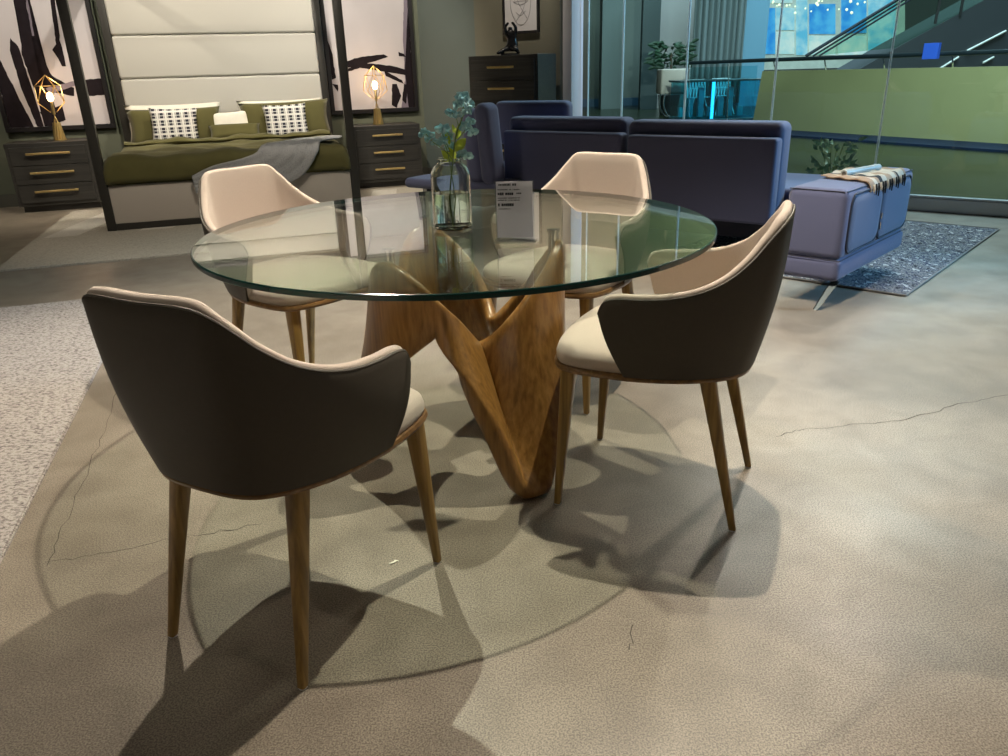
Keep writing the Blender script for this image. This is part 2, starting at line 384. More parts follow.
# ================================================================== DINING CHAIR
# (base x, base y), (top x, y, z) from the middle of the back to the tip of the arm
COLS = [((0, -.246), (0, -.303, .850)), ((.075, -.243), (.105, -.299, .851)), ((.128, -.228), (.148, -.290, .840)),
        ((.166, -.198), (.176, -.266, .808)), ((.196, -.158), (.205, -.232, .762)), ((.222, -.108), (.235, -.186, .720)),
        ((.238, -.058), (.258, -.128, .691)), ((.247, -.018), (.272, -.060, .674)), ((.252, .012), (.278, .012, .667)),
        ((.254, .030), (.277, .072, .664)), ((.2555, .042), (.274, .106, .652)), ((.256, .052), (.272, .120, .622))]
def chair_surface(n=6):
    b = [Vector((c[0][0], c[0][1], .448)) for c in COLS]; t = [Vector(c[1]) for c in COLS]
    mir = lambda L: [Vector((-p.x, p.y, p.z)) for p in L[:0:-1]] + L
    return catmull(mir(b), n), catmull(mir(t), n)
def outline(inset=0.0, n=5):
    half = [Vector((c[0][0], c[0][1], 0)) for c in COLS] + [Vector(p) for p in ((.256, .11, 0), (.250, .185, 0), (.230, .238, 0), (.18, .268, 0), (.10, .282, 0), (0, .286, 0))]
    pts = catmull(half, n)
    full = pts + [Vector((-p.x, p.y, 0)) for p in pts[-2:0:-1]]
    c = Vector((0, .01, 0)); out = []
    for i, p in enumerate(full):
        t = (full[(i+1) % len(full)]-full[i-1]).normalized(); nrm = Vector((t.y, -t.x, 0))
        if nrm.dot(p-c) < 0: nrm = -nrm
        out.append(p-nrm*inset)
    return out
def make_chair(label):
    root = thing('dining_chair', label, 'chair', group='dining chairs around the glass table')
    bs, ts = chair_surface(); K = len(bs); NV = 12
    def P(i, v):
        p = bs[i].lerp(ts[i], v); d = Vector((p.x, p.y+.02, 0)); d = d.normalized() if d.length > 1e-5 else Vector((0, -1, 0))
        return p + d*(.014*math.sin(math.pi*min(1, v*1.0)))
    def nrm(i, v):
        i0, i1 = max(0, i-1), min(K-1, i+1)
        n = (P(i1, v)-P(i0, v)).cross(P(i, min(1, v+.05))-P(i, max(0, v-.05)))
        n.normalize()
        return n if n.dot(Vector((P(i, v).x, P(i, v).y+.02, 0))) > 0 else -n
    def section(i, o0, o1, vt, arc):
        pts = []
        for k in range(NV+1): v = k/NV*vt; pts.append(P(i, v)+nrm(i, v)*o0)
        up_ = (P(i, 1)-P(i, .9)).normalized(); n = nrm(i, vt); mid = (o0+o1)/2; rr = (o0-o1)/2
        for k in range(1, arc):
            a = math.pi*k/arc
            pts.append(P(i, vt)+n*(mid+rr*math.cos(a))+up_*rr*math.sin(a)*.9)
        for k in range(NV, -1, -1): v = k/NV*vt; pts.append(P(i, v)+nrm(i, v)*o1)
        return pts
    # upholstered lining with its rolled cream edge
    bm = bmesh.new(); rings(bm, [section(i, .0, -.024, .988, 6) for i in range(K)])
    bmesh.ops.bevel(bm, geom=[e for e in bm.edges if len(e.link_faces) == 2 and e.calc_face_angle(0) > R(70) and min(abs(abs(v.co.x)-.27) for v in e.verts) < .05], offset=.007, segments=3, affect='EDGES')
    link('backrest', bm, CREAM, root, smooth='auto')
    bm = bmesh.new(); rings(bm, [section(i, .008, .0005, .983, 3) for i in range(K)])
    link('outer_shell', bm, TAUPE, root, smooth='auto')
    # piping where the leather meets the edge of the cream lining
    bm = bmesh.new(); pts = [P(i, .98)+nrm(i, .98)*.006 for i in range(K)]
    pts = [P(0, k/8)+nrm(0, k/8)*.005 for k in range(8)] + pts + [P(K-1, 1-k/8)+nrm(K-1, 1-k/8)*.005 for k in range(1, 9)]
    tube(bm, pts, .0028, 6); link('piping', bm, TAUPE, root, smooth=True)
    # seat cushion
    bm = bmesh.new(); rows = []
    for ins, z in ((.006, .448), (.001, .456), (.0, .470), (.006, .487), (.020, .498), (.05, .506), (.10, .511), (.17, .513)):
        rows.append([Vector((p.x, p.y, z)) for p in outline(ins)])
    c = Vector((0, .01, .514))
    rows[-1] = [Vector((c.x+(p.x-c.x)*.35, c.y+(p.y-c.y)*.35, .513)) for p in outline(0)]
    rows[-2] = [Vector((c.x+(p.x-c.x)*.62, c.y+(p.y-c.y)*.62, .511)) for p in outline(0)]
    rings(bm, rows); link('seat', bm, CREAM, root, smooth='auto')
    bm = bmesh.new(); rings(bm, [[Vector((p.x, p.y, z)) for p in outline(i_)] for i_, z in ((.004, .430), (-.003, .433), (-.006, .441), (-.003, .449), (.003, .4505))])
    link('seat_rim', bm, RIMWOOD, root, smooth='auto')
    for sx in (-1, 1):
        for fr in (1, 0):
            top = Vector((sx*(.204 if fr else .163), .222 if fr else -.148, .434)); bot = Vector((sx*(.226 if fr else .193), .250 if fr else -.250, .004))
            bm = bmesh.new(); rows = []
            for k in range(9):
                t = k/8; p = top.lerp(bot, t); hx = .0215*(1-t)+.0095*t; hy = .0215*(1-t)+.0095*t; ring = []
                for q in range(16):
                    a = 2*math.pi*q/16; ca, sa = math.cos(a), math.sin(a); e = .45
                    ring.append(p+Vector((hx*math.copysign(abs(ca)**e, ca), hy*math.copysign(abs(sa)**e, sa), 0)))
                rows.append(ring)
            rings(bm, rows); lg = link('leg', bm, CHWOOD, root, smooth='auto')
            bm = bmesh.new(); lathe(bm, [(.009, 0), (.010, .002), (.009, .0045)], (bot.x, bot.y, 0), 14); link('glide', bm, mat('white_glide', (.7, .7, .68), .5), lg)
    return root
CH = [(-.5064, 1.5592, -.4693, 'taupe leather dining chair with its back to the viewer at front left of the table'),
      (.4672, 2.0587, 1.1607, 'taupe leather dining chair at the right side of the glass table, seen from its side'),
      (-.785, 2.88, -2.244, 'cream dining chair behind the left side of the table, nearest the bed'),
      (.268, 2.92, 2.513, 'cream dining chair behind the price sign with its back to the navy sofa')]
ch0 = None
for i, (x, y, t, lb) in enumerate(CH):
    if ch0 is None: o = ch0 = make_chair(lb)
    else: o = copy_tree(ch0); o['label'] = lb
    o.location = (x, y, 0); o.rotation_euler = (0, 0, t)
    if i > 1: o.scale = (1.03, 1.03, 1.03)

# ================================================================== DINING TABLE
TC = Vector((-.1285, 2.3516, 0)); TR_ = .776
table = thing('dining_table', 'round clear glass dining table on a sculpted walnut pedestal of three petals', 'table', TC)
bm = bmesh.new(); n = 160
prof = [(TR_-.004, .744), (TR_-.001, .745), (TR_, .747), (TR_, .757), (TR_-.001, .759), (TR_-.004, .760)]
vv = lathe(bm, prof, n=n)
bmesh.ops.recalc_face_normals(bm, faces=bm.faces[:])
for f in bm.faces: f.material_index = 0 if len(f.verts) > 4 else 1
gt = link('glass_top', bm, [GLASS_TOP, GLASS_EDGE], table)
FEET = [R(-62), R(180), R(56)]; TIPS = [R(-129), R(-4), R(116)]
keys = sorted([(a % (2*math.pi), 'f') for a in FEET] + [(a % (2*math.pi), 't') for a in TIPS])
def phase(th, keys=None):  # 0 at a foot, 1 at a tip
    keys = keys or globals()['keys']; th %= 2*math.pi
    for i in range(len(keys)):
        a0, k0 = keys[i]; a1, k1 = keys[(i+1) % len(keys)]
        span = (a1-a0) % (2*math.pi); d = (th-a0) % (2*math.pi)
        if d <= span:
            t = d/span
            return t if k0 == 'f' else 1-t
    return 0
OFF = R(24)
lkeys = sorted([(a % (2*math.pi), 'f') for a in FEET] + [((a+OFF) % (2*math.pi), 't') for a in TIPS])
ukeys = sorted([((a-R(7)) % (2*math.pi), 'f') for a in FEET] + [(a % (2*math.pi), 't') for a in TIPS])
def sm(t): return t*t*(3-2*t)
NT, NR = 144, 22
def band(th, v):
    """v 0 lower edge, 1 upper edge of the undulating wall"""
    p = phase(th); pu = phase(th, ukeys); pl = phase(th, lkeys)
    zu = .43 + .290*sm(pu); ru = .130 + .185*(sm(pu)**.7)
    q = max(0, (pl-.13)/.87)
    zl = .53*(q**.62) * (1-.08*q); rl = .440 - .215*(q**.8)
    # foot to rim: straight in section with a slight belly, groove along the middle of each foot
    z = zl + (zu-zl)*v; r = rl + (ru-rl)*(v**.95)
    g = math.exp(-(p/.13)**2)*math.sin(math.pi*min(1, .08+v*.92))
    r -= .022*g
    r += .006*math.sin(math.pi*v)*p
    return r, z
bm = bmesh.new(); rowsO = []
def pos(th, v): r, z = band(th, v); return Vector((r*math.cos(th), r*math.sin(th), z))
def bn(th, v):
    e = .01; a = pos(th+e, v)-pos(th-e, v); b = pos(th, min(1, v+.02))-pos(th, max(0, v-.02)); n = a.cross(b); n.normalize(); return n
for k in range(NT):
    th = 2*math.pi*k/NT; p = phase(th); sec = []
    tk = lambda v: .040 + .03*(1-p)*(1-v)
    for j in range(NR+1):
        v = j/NR; sec.append(pos(th, v)+bn(th, v)*tk(v)*.5)
    for j in range(NR, -1, -1):
        v = j/NR; sec.append(pos(th, v)-bn(th, v)*tk(v)*.5)
    rowsO.append([Vector((q.x, q.y, max(q.z, .0))) for q in sec])
V_ = [[bm.verts.new(q) for q in s] for s in rowsO]
for i in range(NT):
    for j in range(len(V_[0])):
        a, b = V_[i], V_[(i+1) % NT]; j2 = (j+1) % len(a)
        bm.faces.new((a[j], a[j2], b[j2], b[j]))
for _ in range(5):
    bmesh.ops.smooth_vert(bm, verts=bm.verts[:], factor=.5, use_axis_x=True, use_axis_y=True, use_axis_z=True)
zmin = min(v.co.z for v in bm.verts)
for v in bm.verts: v.co.z -= zmin if v.co.z < .1 else zmin*max(0, 1-(v.co.z-.1)/.3)
link('pedestal', bm, BASEWOOD, table, smooth=True)
for th in TIPS:
    bm = bmesh.new(); r = .295
    lathe(bm, [(.0, .650), (.016, .650), (.016, .736), (.020, .737), (.020, .7437), (.0, .7437)], (r*math.cos(th), r*math.sin(th), 0), 20)
    link('standoff', bm, CHROME, table, smooth='auto')

# ================================================================== VASE, FLOWERS, PRICE SIGN
VP = Vector((-.140, 2.312, .7605))
BOTTLE = mat('vase_glass', (.95, 1, .97), .0); BOTTLE.node_tree.nodes['Principled BSDF'].inputs['Transmission Weight'].default_value = 1
BOTTLE.node_tree.nodes['Principled BSDF'].inputs['IOR'].default_value = 1.48
WATER = mat('water', (.93, 1, .96), .0); WATER.node_tree.nodes['Principled BSDF'].inputs['Transmission Weight'].default_value = 1
WATER.node_tree.nodes['Principled BSDF'].inputs['IOR'].default_value = 1.33
vase = thing('glass_vase', 'clear glass bottle vase half filled with water on the table top', 'vase', VP)
bm = bmesh.new()
outer = [(0, 0), (.050, 0), (.057, .004), (.059, .012), (.059, .150), (.057, .166), (.050, .180), (.040, .189), (.034, .193), (.033, .199), (.037, .202), (.037, .207)]
inner = [(.033, .207), (.030, .200), (.031, .192), (.038, .186), (.048, .176), (.054, .163), (.0555, .150), (.0555, .014), (.050, .010), (0, .010)]
lathe(bm, [(max(r, .0001), z) for r, z in outer+inner], n=48, cap=False); link('bottle', bm, BOTTLE, vase, smooth='auto')
bm = bmesh.new(); lathe(bm, [(.0001, .0108), (.049, .0108), (.0550, .0148), (.0550, .105), (.054, .107), (.0001, .107)], n=48, cap=False); link('water', bm, WATER, vase, smooth='auto')
fl = thing('flower_stem', 'branch of pale blue silk blossoms with yellow green leaves standing in the glass vase', 'flower', VP)
def vpx(x, y, dy=0): return onY(x, y, 2.312+dy) - VP
STEM = mat('green_stem', (.10, .16, .03), .6); LEAF = mat('lime_leaf', (.42, .52, .04), .5, noise=.25, nscale=30)
PETAL = mat('pale_blue_petal', (.16, .36, .42), .6, col2=(.42, .60, .62), nscale=60, noise=.1)
bm = bmesh.new(); root_ = Vector((.0, 0, .014))
main = [root_, Vector((-.004, 0, .10)), vpx(453, 160), vpx(456, 135), vpx(462, 118), vpx(464, 102)]
tube(bm, catmull(main, 6), .0022, 6)
brn = [[vpx(453, 160), vpx(444, 150), vpx(433, 142), vpx(426, 134)], [vpx(450, 152), vpx(445, 140), vpx(441, 131)], [vpx(457, 140), vpx(463, 133), vpx(468, 128)],
       [vpx(459, 128), vpx(456, 118), vpx(452, 113)], [vpx(453, 165), vpx(459, 158), vpx(464, 152)], [root_, Vector((.008, .01, .10)), vpx(450, 165), vpx(447, 150), vpx(444, 143)],
       [vpx(462, 118), vpx(466, 112), vpx(469, 106)]]
for b_ in brn: tube(bm, catmull(b_, 5), .0014, 6)
link('stem', bm, STEM, fl, smooth=True)
def leaf(bm, base, tip, wd, n=6):
    base = Vector(base); tip = Vector(tip); d = tip-base; s = d.cross(Vector((0, 1, .15))).normalized(); up_ = s.cross(d).normalized()
    L_ = []
    for k in range(n+1):
        t = k/n; c = base+d*t+up_*math.sin(t*math.pi)*d.length*.12; w_ = wd*math.sin(math.pi*(t**.8))*.5+1e-4
        L_.append([bm.verts.new(c-s*w_+up_*w_*.4), bm.verts.new(c), bm.verts.new(c+s*w_+up_*w_*.4)])
    for k in range(n):
        for q in (0, 1): bm.faces.new((L_[k][q], L_[k][q+1], L_[k+1][q+1], L_[k+1][q]))
for b0, t0, w0 in (((452, 163), (441, 150), .028), ((455, 160), (449, 147), .020), ((455, 152), (466, 138), .028), ((457, 140), (460, 122), .018), ((450, 145), (444, 129), .014), ((454, 150), (462, 146), .022), ((455, 133), (452, 124), .012)):
    bm = bmesh.new(); leaf(bm, vpx(*b0), vpx(*t0, random.uniform(-.02, .02)), w0)
    o = link('leaf', bm, LEAF, fl, smooth=True)
def blossom(c, r):
    bm = bmesh.new(); c = Vector(c)
    for k in range(7):
        a = k*2*math.pi/7+random.random(); el = random.uniform(-.5, .9)
        d = Vector((math.cos(a)*math.cos(el), math.sin(a)*math.cos(el)*.8-.3, math.sin(el)+.15)).normalized()
        leaf(bm, c, c+d*r, r*.95, 5)
    bmesh.ops.create_icosphere(bm, subdivisions=1, radius=r*.22, matrix=Matrix.Translation(c+Vector((0, -r*.25, 0))))
    return bm
for (x, y, r) in ((463, 99, .021), (468, 104, .018), (459, 106, .018), (452, 114, .019), (458, 115, .013), (467, 113, .016), (470, 122, .015), (466, 128, .018), (473, 133, .016),
                  (424, 134, .016), (430, 138, .018), (436, 144, .016), (441, 131, .018), (447, 137, .017), (443, 143, .016), (450, 147, .016), (462, 155, .016), (468, 157, .015), (446, 128, .012)):
    link('blossom', blossom(vpx(x, y, random.uniform(-.02, .03)), r*1.25), PETAL, fl, smooth=True)

sp = (onz(497, 243, .7605)+onz(534, 243, .7605))/2
sign = thing('price_sign', 'small clear acrylic price sign standing beside the vase on the glass table', 'sign', sp, R(-6))
ACR = thin_glass('acrylic', (.93, .95, .97), 1.0)
bm = bmesh.new(); box(bm, (0, -.002, .085), (.106, .0016, .162)); box(bm, (0, .004, .085), (.106, .0016, .162)); box(bm, (0, .010, .0035), (.116, .055, .003), .001)
link('holder', bm, ACR, sign)
bm = bmesh.new(); box(bm, (0, .001, .090), (.098, .0010, .150)); card = link('card', bm, mat('card_white', (.80, .74, .77), .6), sign)
bm = bmesh.new()
random.seed(3)
def textline(x0, x1, z, h, gap=.25):
    x = x0
    while x < x1:
        w_ = random.uniform(.5, 1.0)*h*.8
        if random.random() > .16: box(bm, (x+w_/2, -.0001, z), (w_, .0006, h*random.uniform(.7, 1)))
        x += w_*(1+gap)
textline(-.042, .004, .157, .0062); textline(-.045, .014, .144, .0026); textline(-.045, -.006, .133, .0080, .15); textline(.002, .016, .134, .004)
textline(-.045, .016, .122, .0024); textline(-.045, .014, .116, .0024); textline(-.045, -.006, .104, .0080, .15); textline(-.043, -.012, .093, .0024)
link('print', bm, mat('print_ink', (.06, .06, .07), .7), card)
random.seed(11)
bm = bmesh.new(); c = onz(393, 563); box(bm, (c.x, c.y, .0015), (.022, .006, .002), rot=Matrix.Rotation(R(35), 3, 'Z')); box(bm, (c.x+.008, c.y+.008, .0012), (.012, .004, .0015), rot=Matrix.Rotation(R(-20), 3, 'Z'))
tag(link('paper_scrap', bm, WHITE), 'tiny torn white paper scrap on the concrete between the near chair and the table', 'scrap')

# ================================================================== SECTIONAL SOFA
so = abz(-2.4, 5.3); sofa = thing('sectional_sofa', 'navy blue fabric sectional sofa seen from behind with a padded arm at right', 'sofa', so, A38)
def sl(a, b, z=0): return Vector((a+2.4, b-5.3, z))
def sbox(name, a0, a1, b0, b1, z0, z1, r, m=None, seg=4, rot=None, parent=None):
    bm = nbox((0, 0, 0), (a1-a0, b1-b0, z1-z0), r, seg, rot)
    o = link(name, bm, m or NAVY, parent or sofa, smooth='auto', loc=sl((a0+a1)/2, (b0+b1)/2, (z0+z1)/2)); return o
sbox('seat_base', -3.70, -1.28, 4.98, 5.86, .14, .30, .03)
sbox('seat_cushion', -3.66, -2.62, 5.06, 5.88, .29, .44, .05)
sbox('seat_cushion', -2.60, -1.30, 5.06, 5.88, .29, .44, .05)
sbox('back_cushion', -3.72, -2.70, 4.90, 5.10, .30, .872, .05, seg=6)
sbox('back_cushion', -2.68, -1.60, 4.90, 5.10, .30, .858, .05, seg=6)
sbox('back_panel', -3.70, -2.68, 4.81, 4.93, .26, .778, .025)
sbox('back_panel', -2.63, -1.60, 4.81, 4.93, .24, .770, .025)
sbox('frame_rail', -3.72, -1.56, 4.93, 5.05, .12, .30, .02, PIPING)
# raised arm at the right end, turned slightly
ARP = sl(-.965, 4.03); rotz = R(-5.5)
arm = thing('tmp', None, None); bpy.data.objects.remove(arm)
def armbox(name, x0, x1, y0, y1, z0, z1, r, m, seg=5, parent=None):
    bm = nbox(((x0+x1)/2, (y0+y1)/2, (z0+z1)/2), (x1-x0, y1-y0, z1-z0), r, seg)
    o = link(name, bm, m, sofa, smooth='auto', loc=ARP, rz=rotz); return o
arm = armbox('arm', -.31, 0, 0, 1.05, .245, .605, .045, NAVY)
armbox('arm_base', -.31, .0, .0, 1.04, .135, .255, .035, NAVY)
bm = bmesh.new()
def rrect(x, y0, y1, z0, z1, r, n=6):
    P_ = []
    for cy, cz, a0 in ((y1-r, z1-r, 0), (y0+r, z1-r, 90), (y0+r, z0+r, 180), (y1-r, z0+r, 270)):
        for k in range(n+1): a = R(a0+90*k/n); P_.append(Vector((x, cy+r*math.cos(a), cz+r*math.sin(a))))
    return P_
for (y0, y1) in ((.07, .50), (.52, .98)):
    for x, w_, mi in ((.0, .0, 0),):
        pass
    rows = [rrect(x, y0+i_, y1-i_, .285+i_, .565-i_, .05) for x, i_ in ((-.004, 0), (.006, .002), (.012, .012), (.014, .04))]
    rings(bm, rows)
pn = link('side_pad', bm, NAVYP, arm, smooth='auto')
bm = bmesh.new()
for (y0, y1) in ((.06, .508), (.512, .99)):
    L_ = rrect(.002, y0, y1, .275, .575, .055); tube(bm, L_+[L_[0]], .0055, 6)
link('piping', bm, PIPING, arm, smooth=True)
bm = bmesh.new()
for z0_, z1_ in ((.33, .37), (.39, .42)): tube(bm, [(.010, .53, z0_), (.010, .528, z1_)], .004, 6)
link('zip', bm, CHROME, arm)
bm = bmesh.new(); L_ = [Vector((-.27, .0, .59)), Vector((-.02, .0, .59))]
tube(bm, [(-.30, .012, .594), (-.02, .012, .594)], .003, 6); tube(bm, [(-.012, .02, .594), (-.012, 1.03, .594)], .003, 6); tube(bm, [(-.31, .0, .250), (.0, .0, .250), (.0, 1.03, .250)], .003, 6)
link('seam', bm, PIPING, arm)
# angled metal foot plates
for (x, y) in ((-.07, -.05), (-.30, .90)):
    bm = bmesh.new(); slab(bm, [Vector((x, y-.02, 0)), Vector((x+.018, y-.02, 0)), Vector((x+.07, y+.10, .136)), Vector((x+.03, y+.10, .136))], Vector((-.01, .015, 0)))
    link('foot', bm, mat('dark_steel', (.05, .065, .07), .35, .6), sofa, loc=ARP, rz=rotz)
for (a_, b_) in ((-3.6, 5.75), (-1.4, 5.75), (-3.6, 5.05), (-2.4, 5.02)):
    bm = bmesh.new(); tube(bm, [(0, 0, 0), (0, 0, .15)], .018, 12); link('foot', bm, CHROME, sofa, smooth='auto', loc=sl(a_, b_))
# left wing: chaise, its end cushion seen edge-on and the far back
wg = sl(-3.95, 5.15)
def wbox(name, c, s, r, m=NAVY, rot=None, seg=6):
    return link(name, nbox((0, 0, 0), s, r, seg, rot), m, sofa, smooth='auto', loc=c)
sbox('chaise_seat', -4.47, -3.50, 4.48, 5.35, .345, .425, .038)
sbox('chaise_base', -4.40, -3.74, 4.62, 5.9, .22, .36, .02, PIPING)
sbox('chaise_seat', -4.47, -3.72, 5.33, 6.1, .345, .425, .038)
wbox('chaise_back', sl(-3.64, 4.58, .70), (.13, .20, .58), .062, rot=Matrix.Rotation(R(-6), 3, 'Y'))
wbox('chaise_back', sl(-3.775, 4.60, .68), (.16, .20, .54), .07, rot=Matrix.Rotation(R(-6), 3, 'Y'))
bm = bmesh.new(); slab(bm, [Vector((0, 0, .42)), Vector((.0, .1, .42)), Vector((0, .1, .60)), Vector((0, 0, .60))], Vector((.02, 0, 0)))
sbox('headrest', -4.18, -3.50, 5.35, 5.50, .62, .965, .05, rot=Matrix.Rotation(R(8), 3, 'Z'))
for (a_, b_) in ((-4.36, 4.62), (-4.36, 5.8), (-3.6, 4.6)):
    bm = bmesh.new(); box(bm, (0, 0, .115+.0), (.035, .012, .23), .002); box(bm, (0, 0, .29), (.035, .012, .12), .002); link('leg', bm, CHROME, sofa, loc=sl(a_, b_))

# swatch-like fringed throw on the arm and a rolled magazine
def armw(x, y, z):  # arm-local to world
    return sofa_m @ (Matrix.Translation(ARP) @ Matrix.Rotation(rotz, 4, 'Z') @ Vector((x, y, z)))
sofa_m = Matrix.Translation(so) @ Matrix.Rotation(A38, 4, 'Z')
TAN = mat('tan_wool', (.42, .27, .17), .9, noise=.1, nscale=200, bump=.3); CRM = mat('cream_wool', (.62, .52, .40), .9, noise=.1, nscale=200, bump=.3); BLK = mat('black_wool', (.02, .02, .022), .9)
th_ = thing('throw_blanket', 'tan and cream striped throw with black tassels over the navy sofa arm', 'blanket', armw(-.15, .5, .606), A38+rotz)
bm = bmesh.new(); NX, NY = 26, 18
def thz(x, y):
    # follows the arm top and rolls over its right edge
    over = max(0, x-.125)
    return .006+.006*math.sin(38*y+9*x)+.004*math.sin(61*x-20*y) - (over*1.0 if over < .02 else .02+(over-.02)*1.9)
grid = []
for i in range(NX+1):
    row = []
    for j in range(NY+1):
        s_, t_ = i/NX, j/NY
        x = -.14+.31*s_; y = -.13+.46*t_ + .10*s_*(t_-.3) - .05*s_
        xx = min(x, .158); row.append(bm.verts.new((xx, y, max(.004, thz(x, y)) if x < .13 else thz(x, y)+.006)))
    grid.append(row)
for i in range(NX):
    for j in range(NY):
        f = bm.faces.new((grid[i][j], grid[i+1][j], grid[i+1][j+1], grid[i][j+1])); f.material_index = [0, 0, 1, 1, 0, 2, 1, 1, 0][j % 9]
g = bmesh.ops.extrude_face_region(bm, geom=bm.faces[:])
for v in [q for q in g['geom'] if isinstance(q, bmesh.types.BMVert)]: v.co.z += .005; v.co.x += .003
link('cloth', bm, [TAN, CRM, BLK], th_, smooth='auto')
for j in range(0, 15):
    bm = bmesh.new(); y = -.17+.035*j
    tube(bm, [(.160, y, -.012), (.168, y-.008, -.035), (.170, y-.012, -.055-.01*(j % 3))], [.005, .006, .003], 6)
    link('tassel', bm, BLK if j % 3 else CRM, th_, smooth=True)
mg = armw(-.19, .60, .606); d_ = (armw(0, 1, 0)-armw(0, 0, 0)).normalized()
bm = bmesh.new(); ax = Vector((.22, .97, 0)).normalized()
tube(bm, [Vector((0, -.16, .020)), Vector((.06, .20, .020))], .019, 16); 
bm2 = bmesh.new(); tube(bm2, [Vector((0, -.162, .020)), Vector((.0602, .202, .020))], .012, 12)
mgz = thing('rolled_magazine', 'rolled white magazine lying behind the throw on top of the sofa arm', 'magazine', mg, A38+rotz)
link('cover', bm, mat('glossy_paper', (.55, .55, .52), .35, noise=.2, nscale=30), mgz, smooth='auto'); link('core', bm2, mat('paper_shadow', (.12, .11, .10), .8), mgz)

# ================================================================== CANOPY BED
UL, UR, VF, VB = -1.312, .885, 7.30, 9.38
bed = thing('canopy_bed', 'dark wood four poster canopy bed with a tall pale upholstered headboard', 'bed', uvz((UL+UR)/2, (VF+VB)/2), A17)
def bl(u, v, z=0): return Vector((u-(UL+UR)/2, v-(VF+VB)/2, z))
def bbox(name, u0, u1, v0, v1, z0, z1, r, m, seg=3, parent=None, smooth='auto'):
    bm = bmesh.new(); c = bl((u0+u1)/2, (v0+v1)/2, (z0+z1)/2); box(bm, c, (u1-u0, v1-v0, z1-z0), r, seg)
    return link(name, bm, m, parent or bed, smooth=smooth)
PW = .075
for u in (UL, UR-PW):
    for v in (VF, VB-PW): bbox('post', u, u+PW, v, v+PW, .0005 if v > 8 else .0125, 2.28, .004, DARKF)
for v in (VF, VB-PW): bbox('canopy_rail', UL, UR, v, v+PW, 2.28, 2.35, .004, DARKF)
for u in (UL, UR-PW): bbox('canopy_rail', u, u+PW, VF+PW, VB-PW, 2.28, 2.35, .004, DARKF)
bbox('plinth', UL+PW, UR-PW, VF+.01, VB-PW, .013, .068, .003, DARKF)
GREYL = mat('grey_linen', (.50, .45, .40), .9, noise=.08, nscale=300, bump=.3, bscale=900, spec=.2)
bbox('base_panel', UL+PW, UR-PW, VF+.006, VB-PW, .068, .392, .008, GREYL)
hb = None
zc = [.40, .82, 1.235, 1.65, 2.065, 2.26]
for i in range(len(zc)-1):
    bbox('headboard_panel', UL+PW+.002, UR-PW-.002, VB-.10, VB-.01, zc[i]+.002, zc[i+1]-.002, .028, LINEN, seg=5)
mt = tag(link('mattress', nbox((0, 0, 0), (1.96, 1.90, .18), .06, 5), WHITE, smooth='auto', loc=uvz(-.213, 8.27, .4825), rz=A17), 'thick mattress under the olive duvet on the canopy bed', 'mattress')
# duvet: one continuous cloth over the mattress and down its sides
dv = bmesh.new(); NX, NY = 60, 54; g_ = []
for i in range(NX+1):
    row = []
    for j in range(NY+1):
        s_ = -1+2*i/NX; t_ = -1+2*j/NY  # t -1 = front
        def prof(q, half, drop):
            aq = abs(q); L0 = half; tot = half+drop; d = aq*tot
            if d < L0-.08: return math.copysign(d, q), 0
            if d < L0+.046: a = (d-(L0-.08))/.126*(math.pi/2); return math.copysign(L0-.08+.08*math.sin(a), q), -.08*(1-math.cos(a))
            return math.copysign(L0, q), -.08-(d-L0-.046)
        x, dz1 = prof(s_, 1.015, .20)
        if t_ < 0: y, dz2 = prof(t_, .93, .25)
        else: y, dz2 = t_*.62, 0
        z = .605+dz1+dz2
        z = max(z, .395)
        wr = .012*math.sin(7*x+5*y)+.008*math.sin(17*x-9*y+1)+.006*math.sin(23*y+4*x)
        row.append(dv.verts.new((x, y-.02, z+(wr if dz1+dz2 > -.05 else 0))))
    g_.append(row)
for i in range(NX):
    for j in range(NY): dv.faces.new((g_[i][j], g_[i+1][j], g_[i+1][j+1], g_[i][j+1]))
duv = link('duvet', dv, OLIVEF, smooth=True, loc=uvz(-.213, 8.24), rz=A17); tag(duv, 'olive green duvet spread over the canopy bed mattress', 'duvet')
md = duv.modifiers.new('t', 'SOLIDIFY'); md.thickness = .02; md.offset = 1
# folded-back edge of the duvet
bm = bmesh.new(); rows = []
for k in range(41):
    x = -.98+1.96*k/40; h = .020+.006*math.sin(9*x)+.004*math.sin(23*x)
    rows.append([Vector((x, .10*math.cos(a)+.02*math.sin(3*x), .012+h*1.3*(math.sin(a)+.6))) for a in [2*math.pi*q/16 for q in range(16)]])
rings(bm, rows); 
fo = link('duvet_fold', bm, OLIVEF, parent=duv, smooth='auto', loc=Vector((0, .22, .622)))
# grey throw laid diagonally over the foot of the bed
KNIT = speckle_mat('grey_knit', [(.20, .20, .205), (.31, .31, .315), (.42, .42, .425), (.34, .34, .35)], 160, soft=True, bump=.8)
bm = bmesh.new(); NX, NY = 44, 26; g_ = []
TB_ = catmull([Vector(p) for p in ((.82, 7.80, 0), (.46, 7.74, 0), (.06, 7.34, 0), (-.36, 7.23, 0), (-.55, 7.15, 0))], 11)
TF_ = catmull([Vector(p) for p in ((.80, 7.62, 0), (.58, 7.36, 0), (.36, 7.08, 0), (.0, 6.99, 0), (-.54, 6.99, 0))], 11)
def duvz(u, v):
    e = max(0, 7.40-v); return .640-.08*(1-math.sqrt(max(0, 1-min(1, e/.10)**2)))
